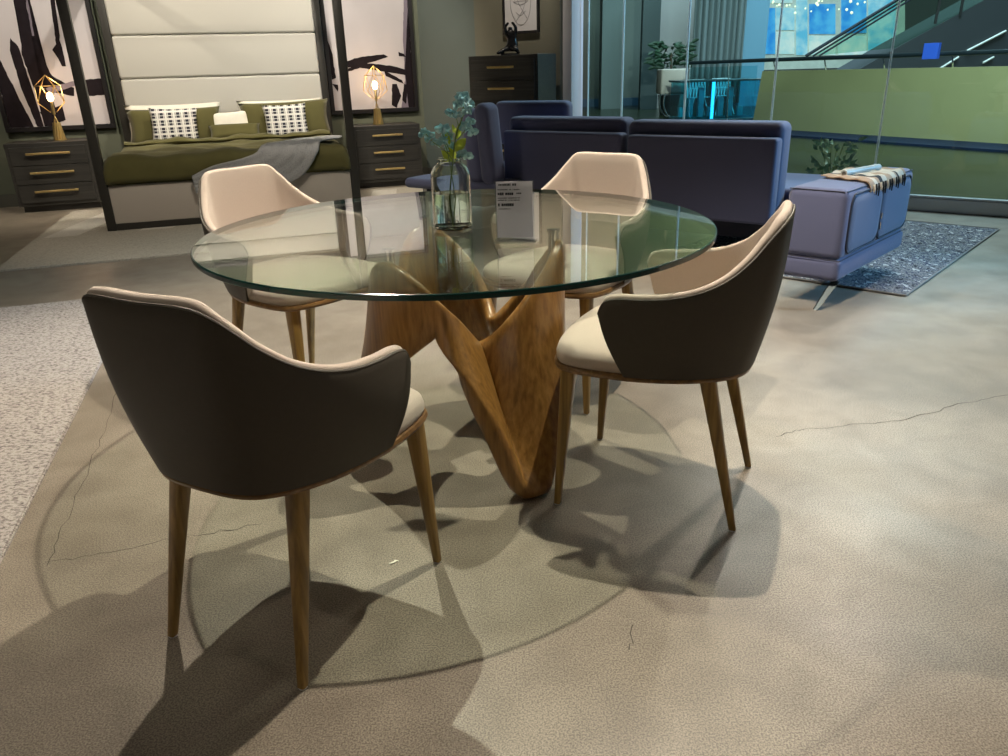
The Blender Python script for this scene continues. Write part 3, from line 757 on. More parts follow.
# strip runs from the far right top corner to the near left front edge and hangs over
for i in range(NX+1):
    s_ = i/NX; row = []
    for j in range(NY+1):
        t_ = j/NY
        q = TB_[i].lerp(TF_[i], t_)
        u, v = q.x, q.y
        wr = .006*math.sin(30*t_+6*s_)+.005*math.sin(17*s_)
        if v > 7.33: z = duvz(u, v)+.012+abs(wr); vv_ = v
        else:
            d = 7.33-v; vv_ = 7.235+.02*max(0, 1-d*12); z = .640-.030-d*.95
            vv_ += wr*.6-.006
        row.append(bm.verts.new(uvz(u, vv_, z)))
    g_.append(row)
for i in range(NX):
    for j in range(NY): bm.faces.new((g_[i][j], g_[i+1][j], g_[i+1][j+1], g_[i][j+1]))
tw = link('throw_blanket', bm, KNIT, smooth=True); tag(tw, 'grey knitted throw draped over the front edge of the olive bed', 'blanket')
md = tw.modifiers.new('t', 'SOLIDIFY'); md.thickness = .012; md.offset = 1
# pillows
def put_pillow(name, lb, cat, u, v, z, wd, hg, th, m, tilt=-14, roll=0, group=None, mats=None, yaw=0):
    bm = bmesh.new(); pillow(bm, wd, hg, th)
    bmesh.ops.transform(bm, matrix=Matrix.Rotation(R(yaw), 4, 'Z') @ Matrix.Rotation(R(tilt), 4, 'X') @ Matrix.Rotation(R(roll), 4, 'Y'), verts=bm.verts[:])
    o = link(name, bm, m, smooth=True, loc=uvz(u, v, z), rz=A17); return tag(o, lb, cat, group)
def check_mat():
    M = bpy.data.materials.new('checked_weave'); M.use_nodes = True; N = M.node_tree.nodes; L = M.node_tree.links; b = N['Principled BSDF']; b.inputs['Roughness'].default_value = .9
    tc = N.new('ShaderNodeTexCoord'); sx = N.new('ShaderNodeSeparateXYZ'); L.new(tc.outputs['Object'], sx.inputs[0])
    def band_(sock, per, off, lo):
        a = N.new('ShaderNodeMath'); a.operation = 'MULTIPLY_ADD'; a.inputs[1].default_value = 1/per; a.inputs[2].default_value = off; L.new(sock, a.inputs[0])
        f_ = N.new('ShaderNodeMath'); f_.operation = 'FRACT'; L.new(a.outputs[0], f_.inputs[0])
        g = N.new('ShaderNodeMath'); g.operation = 'GREATER_THAN'; g.inputs[1].default_value = lo; L.new(f_.outputs[0], g.inputs[0]); return g.outputs[0]
    def mlt(x, y):
        q = N.new('ShaderNodeMath'); q.operation = 'MULTIPLY'; L.new(x, q.inputs[0]); L.new(y, q.inputs[1]); return q.outputs[0]
    k = mlt(mlt(band_(sx.outputs['X'], .078, 0, .28), band_(sx.outputs['Z'], .070, .1, .26)), mlt(band_(sx.outputs['X'], .0390, .29, .16), band_(sx.outputs['Z'], .0350, .05, .16)))
    mx = N.new('ShaderNodeMix'); mx.data_type = 'RGBA'; L.new(k, mx.inputs[0]); mx.inputs[6].default_value = (.72, .70, .66, 1); mx.inputs[7].default_value = (.022, .022, .035, 1)
    L.new(mx.outputs[2], b.inputs['Base Color']); return M
CHECK = check_mat()
put_pillow('bed_pillow', 'white sleeping pillow against the headboard behind the left olive pillow', 'pillow', -.76, 9.15, .79, .96, .40, .16, WHITE, group='white sleeping pillows')
put_pillow('bed_pillow', 'white sleeping pillow against the headboard behind the right olive pillow', 'pillow', .33, 9.15, .79, .90, .40, .16, WHITE, group='white sleeping pillows')
put_pillow('bed_pillow', 'olive green pillow at the left side of the headboard', 'pillow', -.75, 8.965, .765, .92, .37, .15, OLIVEF, group='olive pillows')
put_pillow('bed_pillow', 'olive green pillow at the right side of the headboard', 'pillow', .37, 8.965, .780, .94, .39, .15, OLIVEF, roll=-1, group='olive pillows')
put_pillow('throw_pillow', 'black and white checked cushion on the left olive pillow', 'cushion', -.745, 8.79, .775, .46, .36, .12, CHECK, roll=2, group='checked cushions')
put_pillow('throw_pillow', 'black and white checked cushion on the right olive pillow', 'cushion', .36, 8.79, .770, .45, .36, .12, CHECK, roll=-1, group='checked cushions')
put_pillow('throw_pillow', 'small plain white cushion in the middle of the bed between the checked cushions', 'cushion', -.20, 8.96, .775, .42, .23, .10, WHITE, roll=-3)
put_pillow('bolster_pillow', 'flat olive green pillow in front of the small white cushion', 'pillow', -.17, 8.82, .690, .52, .17, .12, OLIVEF, tilt=-30)

# ================================================================== NIGHTSTANDS, CHEST
def cabinet(name, label, loc, rz, wd, dp, ht, drawers, hw, hoff=0, plinth=.07, group=None, handles=None, top_overhang=.0):
    """front faces local -y; base centre at the origin"""
    root = thing(name, label, 'dresser' if ht > 1 else 'nightstand', loc, rz, group)
    bm = bmesh.new(); box(bm, (0, 0, (plinth+ht)/2), (wd, dp, ht-plinth), .004, 2)
    link('carcass', bm, CHAR, root)
    bm = bmesh.new(); box(bm, (0, .015, plinth/2), (wd-.05, dp-.06, plinth), .003, 2); link('plinth', bm, CHAR, root)
    z0, z1 = plinth+.03, ht-.035; h = (z1-z0)/drawers
    for k in range(drawers):
        bm = bmesh.new(); zc_ = z0+h*(k+.5); box(bm, (0, -dp/2-.004, zc_), (wd-.07, .016, h-.008), .002, 2); d = link('drawer', bm, CHAR, root)
        bm = bmesh.new(); zh = zc_+h*.12
        box(bm, (hoff, -dp/2-.036, zh), (hw, .014, .020), .004, 2)
        for s in (-1, 1): box(bm, (hoff+s*(hw/2-.02), -dp/2-.022, zh), (.012, .024, .010), .001, 1)
        link('handle', bm, BRASS, d)
    return root
NH = .675
cabinet('nightstand', 'dark wood nightstand with three brass handled drawers at the left of the bed', uvz(-1.975, 9.14), A17, .76, .46, NH, 3, .40, .0, .06, group='nightstands')
cabinet('nightstand', 'dark wood nightstand with three brass handled drawers at the right of the bed', uvz(1.44, 9.14), A17, .76, .46, NH, 3, .34, .0, .06, group='nightstands')
# chest of drawers against the short wall
CHF = Vector((-.265, 8.40, 0)); acx = Vector((math.cos(R(-32)), math.sin(R(-32)), 0)); acy = Vector((-acx.y, acx.x, 0))
cabinet('chest_of_drawers', 'tall dark chest of drawers standing against the wall behind the sofa', CHF+acx*.405+acy*.20, R(-32), .81, .38, 1.345, 6, .31, -.005, .08)

# ================================================================== TABLE LAMPS
def make_lamp(label):
    root = thing('table_lamp', label, 'lamp', group='brass cage table lamps')
    bm = bmesh.new()
    for k in range(9):
        a = 2*math.pi*k/9; tube(bm, [(.045*math.cos(a), .045*math.sin(a), .004), (.026*math.cos(a+.5), .026*math.sin(a+.5), .17)], [.015, .012], 8)
    for k in range(4):
        a = 2*math.pi*k/4; tube(bm, [(.026*math.cos(a), .026*math.sin(a), .16), (-.012*math.cos(a), -.012*math.sin(a), .27)], .004, 6)
    lathe(bm, [(.0, .0), (.058, .0), (.058, .006), (.0, .006)], n=24)
    link('base', bm, BRASS, root, smooth='auto')
    bm = bmesh.new(); lathe(bm, [(.0, .25), (.014, .25), (.014, .365), (.011, .370), (.0, .370)], n=20); link('socket', bm, BRASS, root, smooth='auto')
    bm = bmesh.new(); bmesh.ops.create_uvsphere(bm, u_segments=20, v_segments=14, radius=.032)
    for v in bm.verts: v.co.z *= 1.45; v.co.z += .415
    link('bulb', bm, mat('warm_bulb', (1, .62, .30), .3, emit=14), root, smooth=True)
    bm = bmesh.new(); N_ = 6
    bot = [Vector((.03*math.cos(a), .03*math.sin(a), .27)) for a in [2*math.pi*k/N_ for k in range(N_)]]
    mid = [Vector((.135*math.cos(a), .135*math.sin(a), .36)) for a in [2*math.pi*k/N_ for k in range(N_)]]
    up1 = [Vector((.115*math.cos(a), .115*math.sin(a), .52)) for a in [2*math.pi*(k+.5)/N_ for k in range(N_)]]
    top_ = Vector((0, 0, .62))
    for k in range(N_):
        for p, q in ((bot[k], mid[k]), (mid[k], up1[k]), (mid[(k+1) % N_], up1[k]), (up1[k], top_), (up1[k], up1[(k+1) % N_])):
            tube(bm, [p, q], .0032, 6)
    link('cage', bm, BRASS, root, smooth='auto')
    return root
l0 = make_lamp('brass geometric cage lamp with glowing bulb on the left nightstand'); l0.location = uvz(-1.885, 9.12, NH+.001)
l1 = copy_tree(l0); l1['label'] = 'brass geometric cage lamp with glowing bulb on the right nightstand'; l1.location = uvz(1.385, 9.12, NH+.001)
for u in (-1.885, 1.385): lamp('bulb_glow', 'POINT', uvz(u, 9.12, NH+.51), 3.5, (1, .62, .32), size=.035)

# ================================================================== PAINTINGS
PV = 9.47
def painting(label, u0, u1, z0, z1, strokes, tone=None):
    root = thing('framed_painting', label, 'painting', uvz((u0+u1)/2, PV, z0), A17, 'large abstract paintings by the bed')
    W_, H_ = u1-u0, z1-z0; f_ = .045
    bm = bmesh.new()
    for c, s in (((0, 0, f_/2), (W_, .05, f_)), ((0, 0, H_-f_/2), (W_, .05, f_)), ((-W_/2+f_/2, 0, H_/2), (f_, .05, H_-2*f_)), ((W_/2-f_/2, 0, H_/2), (f_, .05, H_-2*f_))): box(bm, c, s, .003, 1)
    link('frame', bm, BLACK, root)
    bm = bmesh.new(); box(bm, (0, .008, H_/2), (W_-2*f_, .012, H_-2*f_))
    for poly, dpt, mi in strokes:
        pts = []
        for (x, y) in poly:
            P_ = onpl(x, y, V*PV, V); u = P_.dot(U)-(u0+u1)/2; z = P_.z-z0
            pts.append((min(max(u, -W_/2+f_), W_/2-f_), -.0005-dpt, min(max(z, f_), H_-f_)))
        pts = [Vector(p) for p in pts]
        vs = []
        for i in range(len(pts)):
            p, q = pts[i], pts[(i+1) % len(pts)]; nseg = max(1, int((q-p).length/.03))
            for k in range(nseg):
                r_ = p.lerp(q, k/nseg); j_ = .004
                vs.append(Vector((min(max(r_.x+random.uniform(-j_, j_), -W_/2+f_), W_/2-f_), r_.y, min(max(r_.z+random.uniform(-j_, j_), f_), H_-f_))))
        try:
            fc = bm.faces.new([bm.verts.new(v) for v in vs]); fc.material_index = mi
            bmesh.ops.triangulate(bm, faces=[fc])
        except ValueError: pass
    link('canvas', bm, [CANVAS, mat('black_brushwork', (.014, .010, .014), .75, noise=.3, nscale=12, spec=.15), mat('grey_violet_wash', (.20, .17, .22), .5)], root, auto='keep')
    return root
LP = [([(0, 60), (34, 128), (8, 131), (-30, 131), (-30, 60)], 0, 1), ([(12, -5), (24, -5), (42, 70), (62, 128), (46, 131), (38, 100), (22, 55), (20, 30)], .0004, 1),
      ([(10, 38), (18, 46), (34, 95), (44, 128), (38, 130), (22, 90), (10, 50)], .0008, 1), ([(25, -5), (29, -5), (36, 40), (45, 62), (52, 76), (74, 88), (74, 96), (52, 92), (40, 80), (33, 45)], .0004, 1),
      ([(50, -5), (54, -5), (60, 40), (66, 66), (62, 66), (58, 58), (52, 50), (56, 44)], .0012, 1), ([(83, 80), (104, 78), (108, 95), (87, 96)], .0004, 1), ([(46, 88), (78, 80), (80, 84), (50, 94)], .0012, 2),
      ([(26, 0), (28, 0), (34, 36), (32, 36)], .0016, 2), ([(40, 112), (62, 105), (66, 120), (50, 128)], .0010, 1)]
painting('large abstract painting with heavy black strokes behind the left nightstand lamp', -2.44, -1.39, .755, 2.45, LP)
RP = [([(320, 40), (327, 40), (332, 52), (336, 78), (326, 80), (318, 55)], 0, 1), ([(344, 62), (360, 57), (384, 54), (388, 57), (378, 60), (360, 66), (346, 68)], .0004, 1),
      ([(343, 70), (365, 63), (392, 66), (408, 70), (408, 76), (385, 70), (360, 68), (344, 73)], .0008, 1), ([(404, -5), (409, -5), (412, 60), (418, 112), (402, 112), (405, 80), (403, 40)], .0002, 2),
      ([(408, 10), (411, 10), (415, 112), (409, 112), (405, 70)], .0006, 1), ([(384, 70), (402, 80), (404, 84), (386, 76)], .0010, 1), ([(392, 84), (397, 84), (401, 96), (397, 112), (392, 105)], .0012, 1),
      ([(331, 84), (338, 85), (338, 92)], .0004, 1), ([(398, 52), (404, 54), (406, 57), (399, 56)], .0012, 1), ([(404, 84), (408, 84), (406, 104), (402, 100)], .0014, 1)]
painting('large abstract painting with one black arching stroke behind the right nightstand lamp', .905, 1.935, .785, 2.45, RP)
# small framed line drawing above the chest
fp = abz(-5.115, 7.025, 1.555)
dr = thing('framed_drawing', 'small framed line drawing of a face on the wall above the chest of drawers', 'picture', fp, A38)
bm = bmesh.new()
for c, s in (((0, 0, .012), (.46, .025, .024)), ((0, 0, .588), (.46, .025, .024)), ((-.218, 0, .3), (.024, .025, .552)), ((.218, 0, .3), (.024, .025, .552))): box(bm, c, s, .002, 1)
link('frame', bm, BLACK, dr)
bm = bmesh.new(); box(bm, (0, .004, .30), (.412, .008, .552)); paper = link('paper', bm, mat('drawing_paper', (.66, .64, .66), .6), dr)
bm = bmesh.new()
def sq(pts): tube(bm, catmull([Vector((x, -.002, z)) for x, z in pts], 6), .0018, 5)
sq([(-.10, .50), (-.13, .36), (-.12, .22), (-.05, .10), (.04, .09), (.11, .18), (.13, .34), (.10, .48), (.0, .54), (-.10, .50)])
sq([(-.09, .30), (-.04, .34), (0, .32), (.04, .34), (.09, .30), (0, .27), (-.09, .30)]); sq([(-.08, .30), (0, .305), (.08, .30)])
sq([(-.02, .50), (-.01, .42), (-.04, .38), (0, .37), (.03, .385)]); sq([(-.10, .42), (-.06, .45), (-.02, .43)]); sq([(.03, .43), (.07, .45), (.10, .42)])
sq([(-.06, .20), (0, .17), (.06, .21)]); sq([(-.11, .46), (-.02, .28), (.08, .14)]); sq([(.11, .44), (.04, .24), (-.06, .12)])
link('line', bm, mat('pencil_grey', (.20, .19, .21), .7), paper)

# black figurine on the chest: a kneeling figure with both arms raised to its head
sculp = thing('figurine', 'black statuette of a kneeling figure with raised arms standing on the chest of drawers', 'statue', onpl(512, 53, CHF+acy*.18+Vector((0, 0, 1)), acy)*1.0, R(-10))
sculp.location.z = 1.346; sculp.scale = (.95, .95, .80)
SK = [  # pos, radius
    ((0, 0, .10), .048), ((.0, .0, .18), .045), ((-.01, 0, .25), .042), ((-.015, 0, .29), .018), ((-.01, -.01, .325), .030),
    ((-.058, -.02, .258), .021), ((-.062, -.05, .32), .017), ((-.02, -.05, .372), .014), ((.048, -.02, .258), .021), ((.052, -.05, .32), .017), ((.012, -.05, .376), .014),
    ((-.045, -.03, .07), .032), ((-.11, -.09, .045), .024), ((-.09, .02, .02), .018), ((.045, -.03, .07), .034), ((.06, -.10, .06), .024), ((.07, .03, .02), .018), ((-.15, -.10, .015), .014)]
SE = [(0, 1), (1, 2), (2, 3), (3, 4), (2, 5), (5, 6), (6, 7), (2, 8), (8, 9), (9, 10), (0, 11), (11, 12), (12, 13), (0, 14), (14, 15), (15, 16), (12, 17)]
me = bpy.data.meshes.new('body'); me.from_pydata([s[0] for s in SK], SE, []); bo = bpy.data.objects.new('body', me); COL.objects.link(bo)
bm = bmesh.new(); bm.from_mesh(me); sk_ = bm.verts.layers.skin.verify(); bm.verts.ensure_lookup_table()
for i, s in enumerate(SK): bm.verts[i][sk_].radius = (s[1], s[1])
bm.verts[0][sk_].use_root = True; bm.to_mesh(me); bm.free()
bo.modifiers.new('s', 'SKIN'); sb = bo.modifiers.new('ss', 'SUBSURF'); sb.levels = 2; sb.render_levels = 2
GB_ = mat('gloss_black_resin', (.010, .010, .011), .22); me.materials.append(GB_)
dg = bpy.context.evaluated_depsgraph_get(); m2 = bpy.data.meshes.new_from_object(bo.evaluated_get(dg)); bo.modifiers.clear(); bo.data = m2
for p in m2.polygons: p.use_smooth = True
if not m2.materials: m2.materials.append(GB_)
bo.parent = sculp
bm = bmesh.new(); lathe(bm, [(.0, 0), (.095, 0), (.090, .018), (.0, .022)], (-.02, -.02, 0), 24); 
for v in bm.verts: v.co.x *= 1.15
link('plinth', bm, GB_, sculp, smooth='auto')

# potted plant beside the sofa
pp = abz(-1.72, 6.55, .0085); plant = thing('potted_plant', 'small leafy green plant in a dark pot between the sofa and the glass wall', 'plant', pp)
bm = bmesh.new(); lathe(bm, [(.0, 0), (.10, 0), (.13, .24), (.135, .25), (.125, .25), (.115, .22), (.0, .22)], n=28); link('pot', bm, mat('dark_pot', (.02, .025, .025), .4), plant, smooth='auto')
LG = mat('deep_green_leaf', (.05, .13, .05), .45, col2=(.28, .40, .26), nscale=18)
bm = bmesh.new(); stems = bmesh.new()
for k in range(70):
    a = random.uniform(0, 2*math.pi); r = random.uniform(.03, .17); z = random.uniform(.30, .60)
    c = Vector((r*math.cos(a), r*math.sin(a), z)); d = Vector((math.cos(a)*.7, math.sin(a)*.7, random.uniform(-.2, 1))).normalized()
    leaf(bm, c, c+d*random.uniform(.05, .09), .032, 5)
    if k % 3 == 0: tube(stems, [(0, 0, .22), (c.x*.5, c.y*.5, z*.7), c], .0025, 5)
link('foliage', bm, LG, plant, smooth=True); link('stem', stems, STEM, plant)

HEAD = mat('black_track_head', (.02, .02, .02), .5)

# ================================================================== THE MALL BEYOND THE GLASS
bm = bmesh.new(); prism(bm, [tuple(abz(-7.5, 7.36)), tuple(abz(3.2, 7.36)), (20, 8), (22, 40), (-4, 40)], -.08, -.002)
struct('floor_mall', bm, mat('dark_polished_tile', (.016, .022, .010), .25, spec=.28, noise=.3, nscale=.6))
o0 = Vector((5.47, 14.54, 0)); od = (Vector((7.25, 11.1, 0))-o0).normalized(); on = Vector((-od.y, od.x, 0))
if on.dot(o0) < 0: on = -on
def ol(x, y): return onpl(x, y, o0, on)
OG = mat('olive_laminate', (.295, .300, .145), .5, noise=.08, nscale=1.2)
p0 = ol(753, 110); p0.z = 0; p1 = o0+od*9
par = thing('parapet_wall', 'long olive green parapet panel with dark handrail beyond the glass wall', 'parapet', tuple(p0))
bm = bmesh.new(); slab(bm, [Vector((0, 0, .005)), (p1-p0)+Vector((0, 0, .005)), (p1-p0)+Vector((0, 0, 1.05)), Vector((0, 0, 1.05))+od*.15], on*.15); link('panel', bm, OG, par)
FQ = p0+Vector((0, 0, 3.5)); bm = bmesh.new(); e_ = (p1-p0); slab(bm, [-od*9, e_, e_+Vector((0, 0, 3.2)), -od*9+Vector((0, 0, 3.2))], on*.25); struct('trim_20', bm, OG, loc=FQ)
bm = bmesh.new(); slab(bm, [-od*9+Vector((0, 0, -.12))-on*.02, e_+Vector((0, 0, -.12))-on*.02, e_-on*.02, -od*9-on*.02], on*1.2); struct('trim_21', bm, mat('white_soffit', (.5, .52, .5), .7), loc=FQ)
bm = bmesh.new(); slab(bm, [Vector((0, 0, .0))-on*.02, (p1-p0)-on*.02, (p1-p0)-on*.02+Vector((0, 0, .03)), -on*.02+Vector((0, 0, .03))], -on*.8); link('floor_strip', bm, mat('deep_blue_strip', (.006, .014, .035), .6, spec=.1), par)  # dark blue strip lying flat along the foot of the panel
q0 = ol(690, 64); q0.z = 0
bm = bmesh.new(); tube(bm, [q0-p0+Vector((0, 0, 1.235)), Vector((0, 0, 1.24)), (p1-p0)+Vector((0, 0, 1.24))], .035, 10); link('handrail', bm, mat('dark_handrail', (.012, .02, .025), .3), par, smooth='auto')
bm = bmesh.new(); tt = 0
Ltot = (p1-q0).length; k = 0
while tt < Ltot:
    P_ = q0+od*tt-p0; base_z = 1.05 if (od*tt+q0-p0).dot(od) > 0 else 0
    tube(bm, [P_+on*.07+Vector((0, 0, base_z)), P_+Vector((0, 0, 1.22))], .012, 6); tt += 1.15
link('baluster', bm, CHROME, par)
bm = bmesh.new(); d2 = p0-q0; slab(bm, [-d2+Vector((0, 0, .12)), Vector((0, 0, .12)), Vector((0, 0, 1.15)), -d2+Vector((0, 0, 1.15))], on*.02); link('glass_panel', bm, thin_glass('cyan_glass', (.72, .92, .94), 1), par)

# added glass case; its glowing strip stands in for a cyan reflection
CY = mat('cyan_reflection_glow', (.05, .55, 1.0), .3, emit=3.2)
sc = onz(712, 122); show = thing('added_glass_case', 'added glass case with a glowing strip for the cyan reflection beyond the railing', 'display case', tuple(sc))
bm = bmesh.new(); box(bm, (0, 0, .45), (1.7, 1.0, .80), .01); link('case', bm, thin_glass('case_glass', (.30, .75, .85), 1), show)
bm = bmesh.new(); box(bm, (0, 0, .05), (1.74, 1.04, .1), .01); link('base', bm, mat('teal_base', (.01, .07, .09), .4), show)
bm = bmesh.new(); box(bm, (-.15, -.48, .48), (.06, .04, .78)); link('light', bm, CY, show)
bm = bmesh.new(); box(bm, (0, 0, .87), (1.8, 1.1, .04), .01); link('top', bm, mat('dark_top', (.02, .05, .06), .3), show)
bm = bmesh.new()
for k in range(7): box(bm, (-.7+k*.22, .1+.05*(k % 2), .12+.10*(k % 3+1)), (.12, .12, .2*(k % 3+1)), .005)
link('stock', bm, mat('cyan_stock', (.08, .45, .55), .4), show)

# far corridor: walls and pillars
def far(name, x0, x1, ytop, ybot, Yd, m, th=.4, lab=None, cat=None):
    P_ = onY(x0, ybot, Yd); Q_ = onY(x1, ybot, Yd); T_ = onY(x0, ytop, Yd)
    bm = bmesh.new(); z0 = 0; z1 = max(T_.z, 3.5)
    slab(bm, [Vector((P_.x, Yd, z0)), Vector((Q_.x, Yd, z0)), Vector((Q_.x, Yd, z1)), Vector((P_.x, Yd, z1))], Vector((0, th, 0)))
    return struct(name, bm, m)
far('wall_corridor', 560, 690, 0, 103, 27, mat('corridor_paint', (.11, .13, .11), .8))
far('wall_corridor_recess', 583, 601, 0, 50, 26.9, mat('dark_recess', (.07, .08, .06), .8), .05)
far('trim_4', 560, 655, 0, 103, 26.85, mat('blue_skirting', (.01, .05, .09), .5), .06).scale.z = .07
far('wall_pillar', 601, 621, 0, 103, 25, mat('pale_pillar', (.10, .125, .115), .7), .6)
far('wall_grey', 656, 689, 0, 103, 24.5, mat('light_grey_panel', (.28, .265, .25), .7), .3)
far('wall_blue', 739, 762, 0, 90, 24, mat('blue_grey_pillar', (.13, .27, .36), .6), .6)
far('wall_dark', 640, 657, 0, 103, 24, mat('dark_jamb', (.02, .035, .035), .5), .3)
# folded grey curtain
cp = onY(692, 70, 23); cq = onY(741, 70, 23); bm = bmesh.new(); L_ = []
for k in range(61):
    t = k/60; x = cp.x+(cq.x-cp.x)*t; y = 23+.09*math.sin(k*.9)+.04*math.sin(k*2.1); L_.append([bm.verts.new((x, y, z)) for z in (.15, 1.2, 3.2, 4.2)])
for k in range(60):
    for q in range(3): bm.faces.new((L_[k][q], L_[k+1][q], L_[k+1][q+1], L_[k][q+1]))
o = link('curtain', bm, mat('grey_curtain', (.12, .15, .15), .8), smooth=True); md = o.modifiers.new('t', 'SOLIDIFY'); md.thickness = .02; tag(o, 'long grey folded curtain hanging in the corridor beyond the glass wall', 'curtain')

# storefront with lit blue windows
YS = 30
fr_ = onY(760, 60, YS); fl_ = thing('storefront', 'far shop front with bright blue and cyan lit windows above the green parapet', 'shop front', (fr_.x, YS, 0))
def S_(x, y): P_ = onY(x, y, YS); return Vector((P_.x-fr_.x, 0, P_.z))
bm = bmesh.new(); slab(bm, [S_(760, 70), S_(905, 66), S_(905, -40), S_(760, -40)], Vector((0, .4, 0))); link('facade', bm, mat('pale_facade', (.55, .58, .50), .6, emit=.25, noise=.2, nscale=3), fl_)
def blue_emit(nm, c1, c2, st):
    M = mat(nm, c1, .4, emit=st); N = M.node_tree.nodes; L = M.node_tree.links; b = N['Principled BSDF']
    tc = N.new('ShaderNodeTexCoord'); n = N.new('ShaderNodeTexNoise'); n.inputs['Scale'].default_value = 2.2; n.inputs['Detail'].default_value = 6; L.new(tc.outputs['Object'], n.inputs['Vector'])
    r = N.new('ShaderNodeValToRGB'); r.color_ramp.elements[0].position = .38; r.color_ramp.elements[1].position = .62; r.color_ramp.elements[0].color = (*c1, 1); r.color_ramp.elements[1].color = (*c2, 1)
    L.new(n.outputs[0], r.inputs[0]); L.new(r.outputs[0], b.inputs['Emission Color']); b.inputs['Base Color'].default_value = (.02, .02, .02, 1); return M
B1 = blue_emit('blue_window_glow', (.02, .30, .85), (.10, .55, 1.0), 1.15); B2 = blue_emit('cyan_window_glow', (.15, .60, .90), (.60, .90, 1.0), 1.1); B3 = blue_emit('white_window_glow', (.55, .85, .90), (.95, 1.0, .95), 1.1)
for (x0, y0, x1, y1, mm) in ((762, 8, 775, 54, B1), (776, 8, 794, 30, B2), (776, 32, 794, 54, B3), (796, -30, 807, 55, B2), (809, 4, 835, 34, B1), (809, 36, 835, 55, B3), (841, 0, 866, 33, B1), (838, 36, 866, 55, B3), (868, -2, 895, 55, B2), (762, -30, 792, 3, B3)):
    bm = bmesh.new(); P_ = [S_(x0, y1), S_(x1, y1), S_(x1, y0), S_(x0, y0)]; slab(bm, [p+Vector((0, -.04, 0)) for p in P_], Vector((0, .03, 0))); link('window_light', bm, mm, fl_)
bm = bmesh.new()
for k in range(26):
    q = S_(762+random.random()*100, random.uniform(0, 14)); bmesh.ops.create_icosphere(bm, subdivisions=1, radius=random.uniform(.03, .06), matrix=Matrix.Translation(q+Vector((0, -.3, 0))))
link('light_string', bm, mat('warm_string_light', (1, .9, .6), .4, emit=1.3), fl_)

# escalator
YE = 17.5; er = onY(880, 68, YE); esc = thing('escalator', 'dark escalator rising to the right behind the green parapet', 'escalator', (er.x, YE, 0))
def E_(x, y, Yd=YE): P_ = onY(x, y, Yd); return Vector((P_.x-er.x, Yd-YE, P_.z))
bm = bmesh.new(); slab(bm, [E_(858, 70), E_(895, 49), E_(990, -3), E_(1080, -55), E_(1080, 78)], Vector((0, 1.2, 0))); link('truss', bm, mat('charcoal_truss', (.05, .055, .06), .5), esc)
bm = bmesh.new(); slab(bm, [E_(812, 56), E_(895, 48), E_(990, -3), E_(908, -6)], Vector((0, .02, 0))); link('balustrade', bm, thin_glass('pale_green_glass', (.72, .86, .78), 1), esc)
for dx, rr in ((0, .035), (7, .02), (13, .02)):
    bm = bmesh.new(); tube(bm, [E_(806+dx, 56), E_(905+dx, -5), E_(960+dx, -38)], rr, 8); link('handrail', bm, mat('black_handrail', (.015, .02, .03), .35), esc, smooth='auto')
for (x, y, x2, y2) in ((935, 24, 940, 0), (960, 16, 964, -6)):
    bm = bmesh.new(); tube(bm, [E_(x, y), E_(x2, y2)], .03, 6); link('balustrade_joint', bm, HEAD, esc)
for (x, y, x2, y2) in ((966, 51, 1005, 31), (937, 70, 958, 57), (982, 63, 993, 57)):
    bm = bmesh.new(); tube(bm, [E_(x, y)+Vector((0, -.03, 0)), E_(x2, y2)+Vector((0, -.03, 0))], .025, 6); link('strip_light', bm, mat('pale_strip_light', (.45, .47, .42), .4, emit=.25), esc)
cbp = ol(935, 51)-on*.0
bm = bmesh.new(); box(bm, (0, 0, 0), (.24, .06, .22), .004, rot=Matrix.Rotation(math.atan2(od.y, od.x), 3, 'Z'))
bs_ = link('hanging_sign', bm, mat('blue_sign', (.03, .10, .55), .4, emit=.22), loc=cbp+Vector((0, 0, 0))); tag(bs_, 'small plain blue square sign mounted on the handrail beyond the glass wall', 'sign')
bs_.location = ol(935, 51) - on*.08

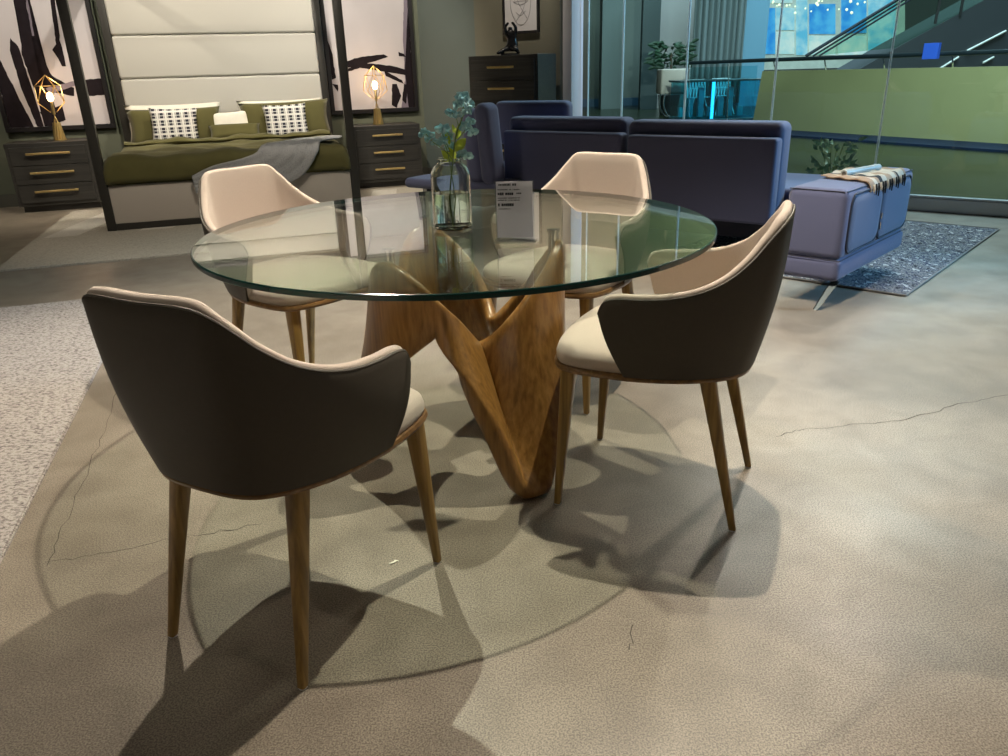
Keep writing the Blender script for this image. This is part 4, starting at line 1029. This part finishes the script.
# corridor seating: pale cantilever chair, a plant behind it, two white wire chairs
pc = onz(676, 119); cc = thing('cantilever_chair', 'pale square armchair on a curved chrome hoop in the corridor beyond the glass', 'chair', tuple(pc))
k_ = pc.y/817
bm = bmesh.new(); box(bm, (-.15, 0, .85), (.62, .6, .55), .04, 3); link('seat_shell', bm, mat('pale_chair_fabric', (.48, .42, .36), .8), cc, smooth='auto')
bm = bmesh.new(); tube(bm, catmull([(-.35, -.25, .58), (-.36, -.25, .30), (-.22, -.25, .06), (.10, -.25, .018), (.40, -.25, .018)], 8), .022, 8)
tube(bm, catmull([(-.35, .25, .58), (-.36, .25, .30), (-.22, .25, .06), (.10, .25, .018), (.40, .25, .018)], 8), .022, 8); link('hoop', bm, CHROME, cc, smooth='auto')
pl2 = onz(668, 115); tp = thing('potted_tree', 'dark leafy tree in a pot behind the pale corridor chair', 'plant', tuple(pl2))
bm = bmesh.new(); lathe(bm, [(.0, 0), (.22, 0), (.28, .5), (.0, .5)], n=24); link('pot', bm, MATS['dark_pot'], tp, smooth='auto')
bm = bmesh.new(); tube(bm, [(0, 0, .48), (.03, 0, 1.0), (0, 0, 1.5)], .03, 8); link('trunk', bm, mat('trunk_brown', (.06, .04, .02), .8), tp)
bm = bmesh.new()
for k in range(120):
    a = random.uniform(0, 2*math.pi); r = random.uniform(.05, .5); z = random.uniform(1.15, 1.75); c = Vector((r*math.cos(a), r*math.sin(a), z))
    leaf(bm, c, c+Vector((math.cos(a), math.sin(a), random.uniform(-.4, .4))).normalized()*.22, .09, 4)
link('foliage', bm, mat('dark_foliage', (.015, .045, .02), .5), tp)
WIRE = mat('white_wire', (.75, .75, .75), .4); w0_ = None
for (x, y) in ((697, 116), (722, 114)):
    if w0_ is None:
        w0_ = o = thing('wire_chair', 'white wire chair in the corridor right beside the pale armchair', 'chair', group='white wire chairs'); 
        bm = bmesh.new()
        for k in range(7):
            t = -.22+k*.073; tube(bm, [(t, -.2, .45), (t, .2, .43), (t*1.05, .3, .85)], .009, 5); 
        for z, yy in ((.45, -.2), (.44, 0), (.43, .2), (.64, .25), (.85, .3)): tube(bm, [(-.23, yy, z), (.23, yy, z)], .009, 5)
        for k in range(6): tube(bm, [(-.22+k*.073, .2, .43), (-.22+(k+1)*.073, .3, .85)], .008, 5)
        link('seat_mesh', bm, WIRE, w0_)
        for sx in (-1, 1):
            for sy in (-1, 1): bm = bmesh.new(); tube(bm, [(sx*.12, sy*.12, .44), (sx*.24, sy*.24, 0)], .012, 6); link('leg', bm, WIRE, w0_)
    else: o = copy_tree(w0_); o['label'] = 'white wire chair in the corridor nearer the green parapet'
    o.location = onz(x, y)
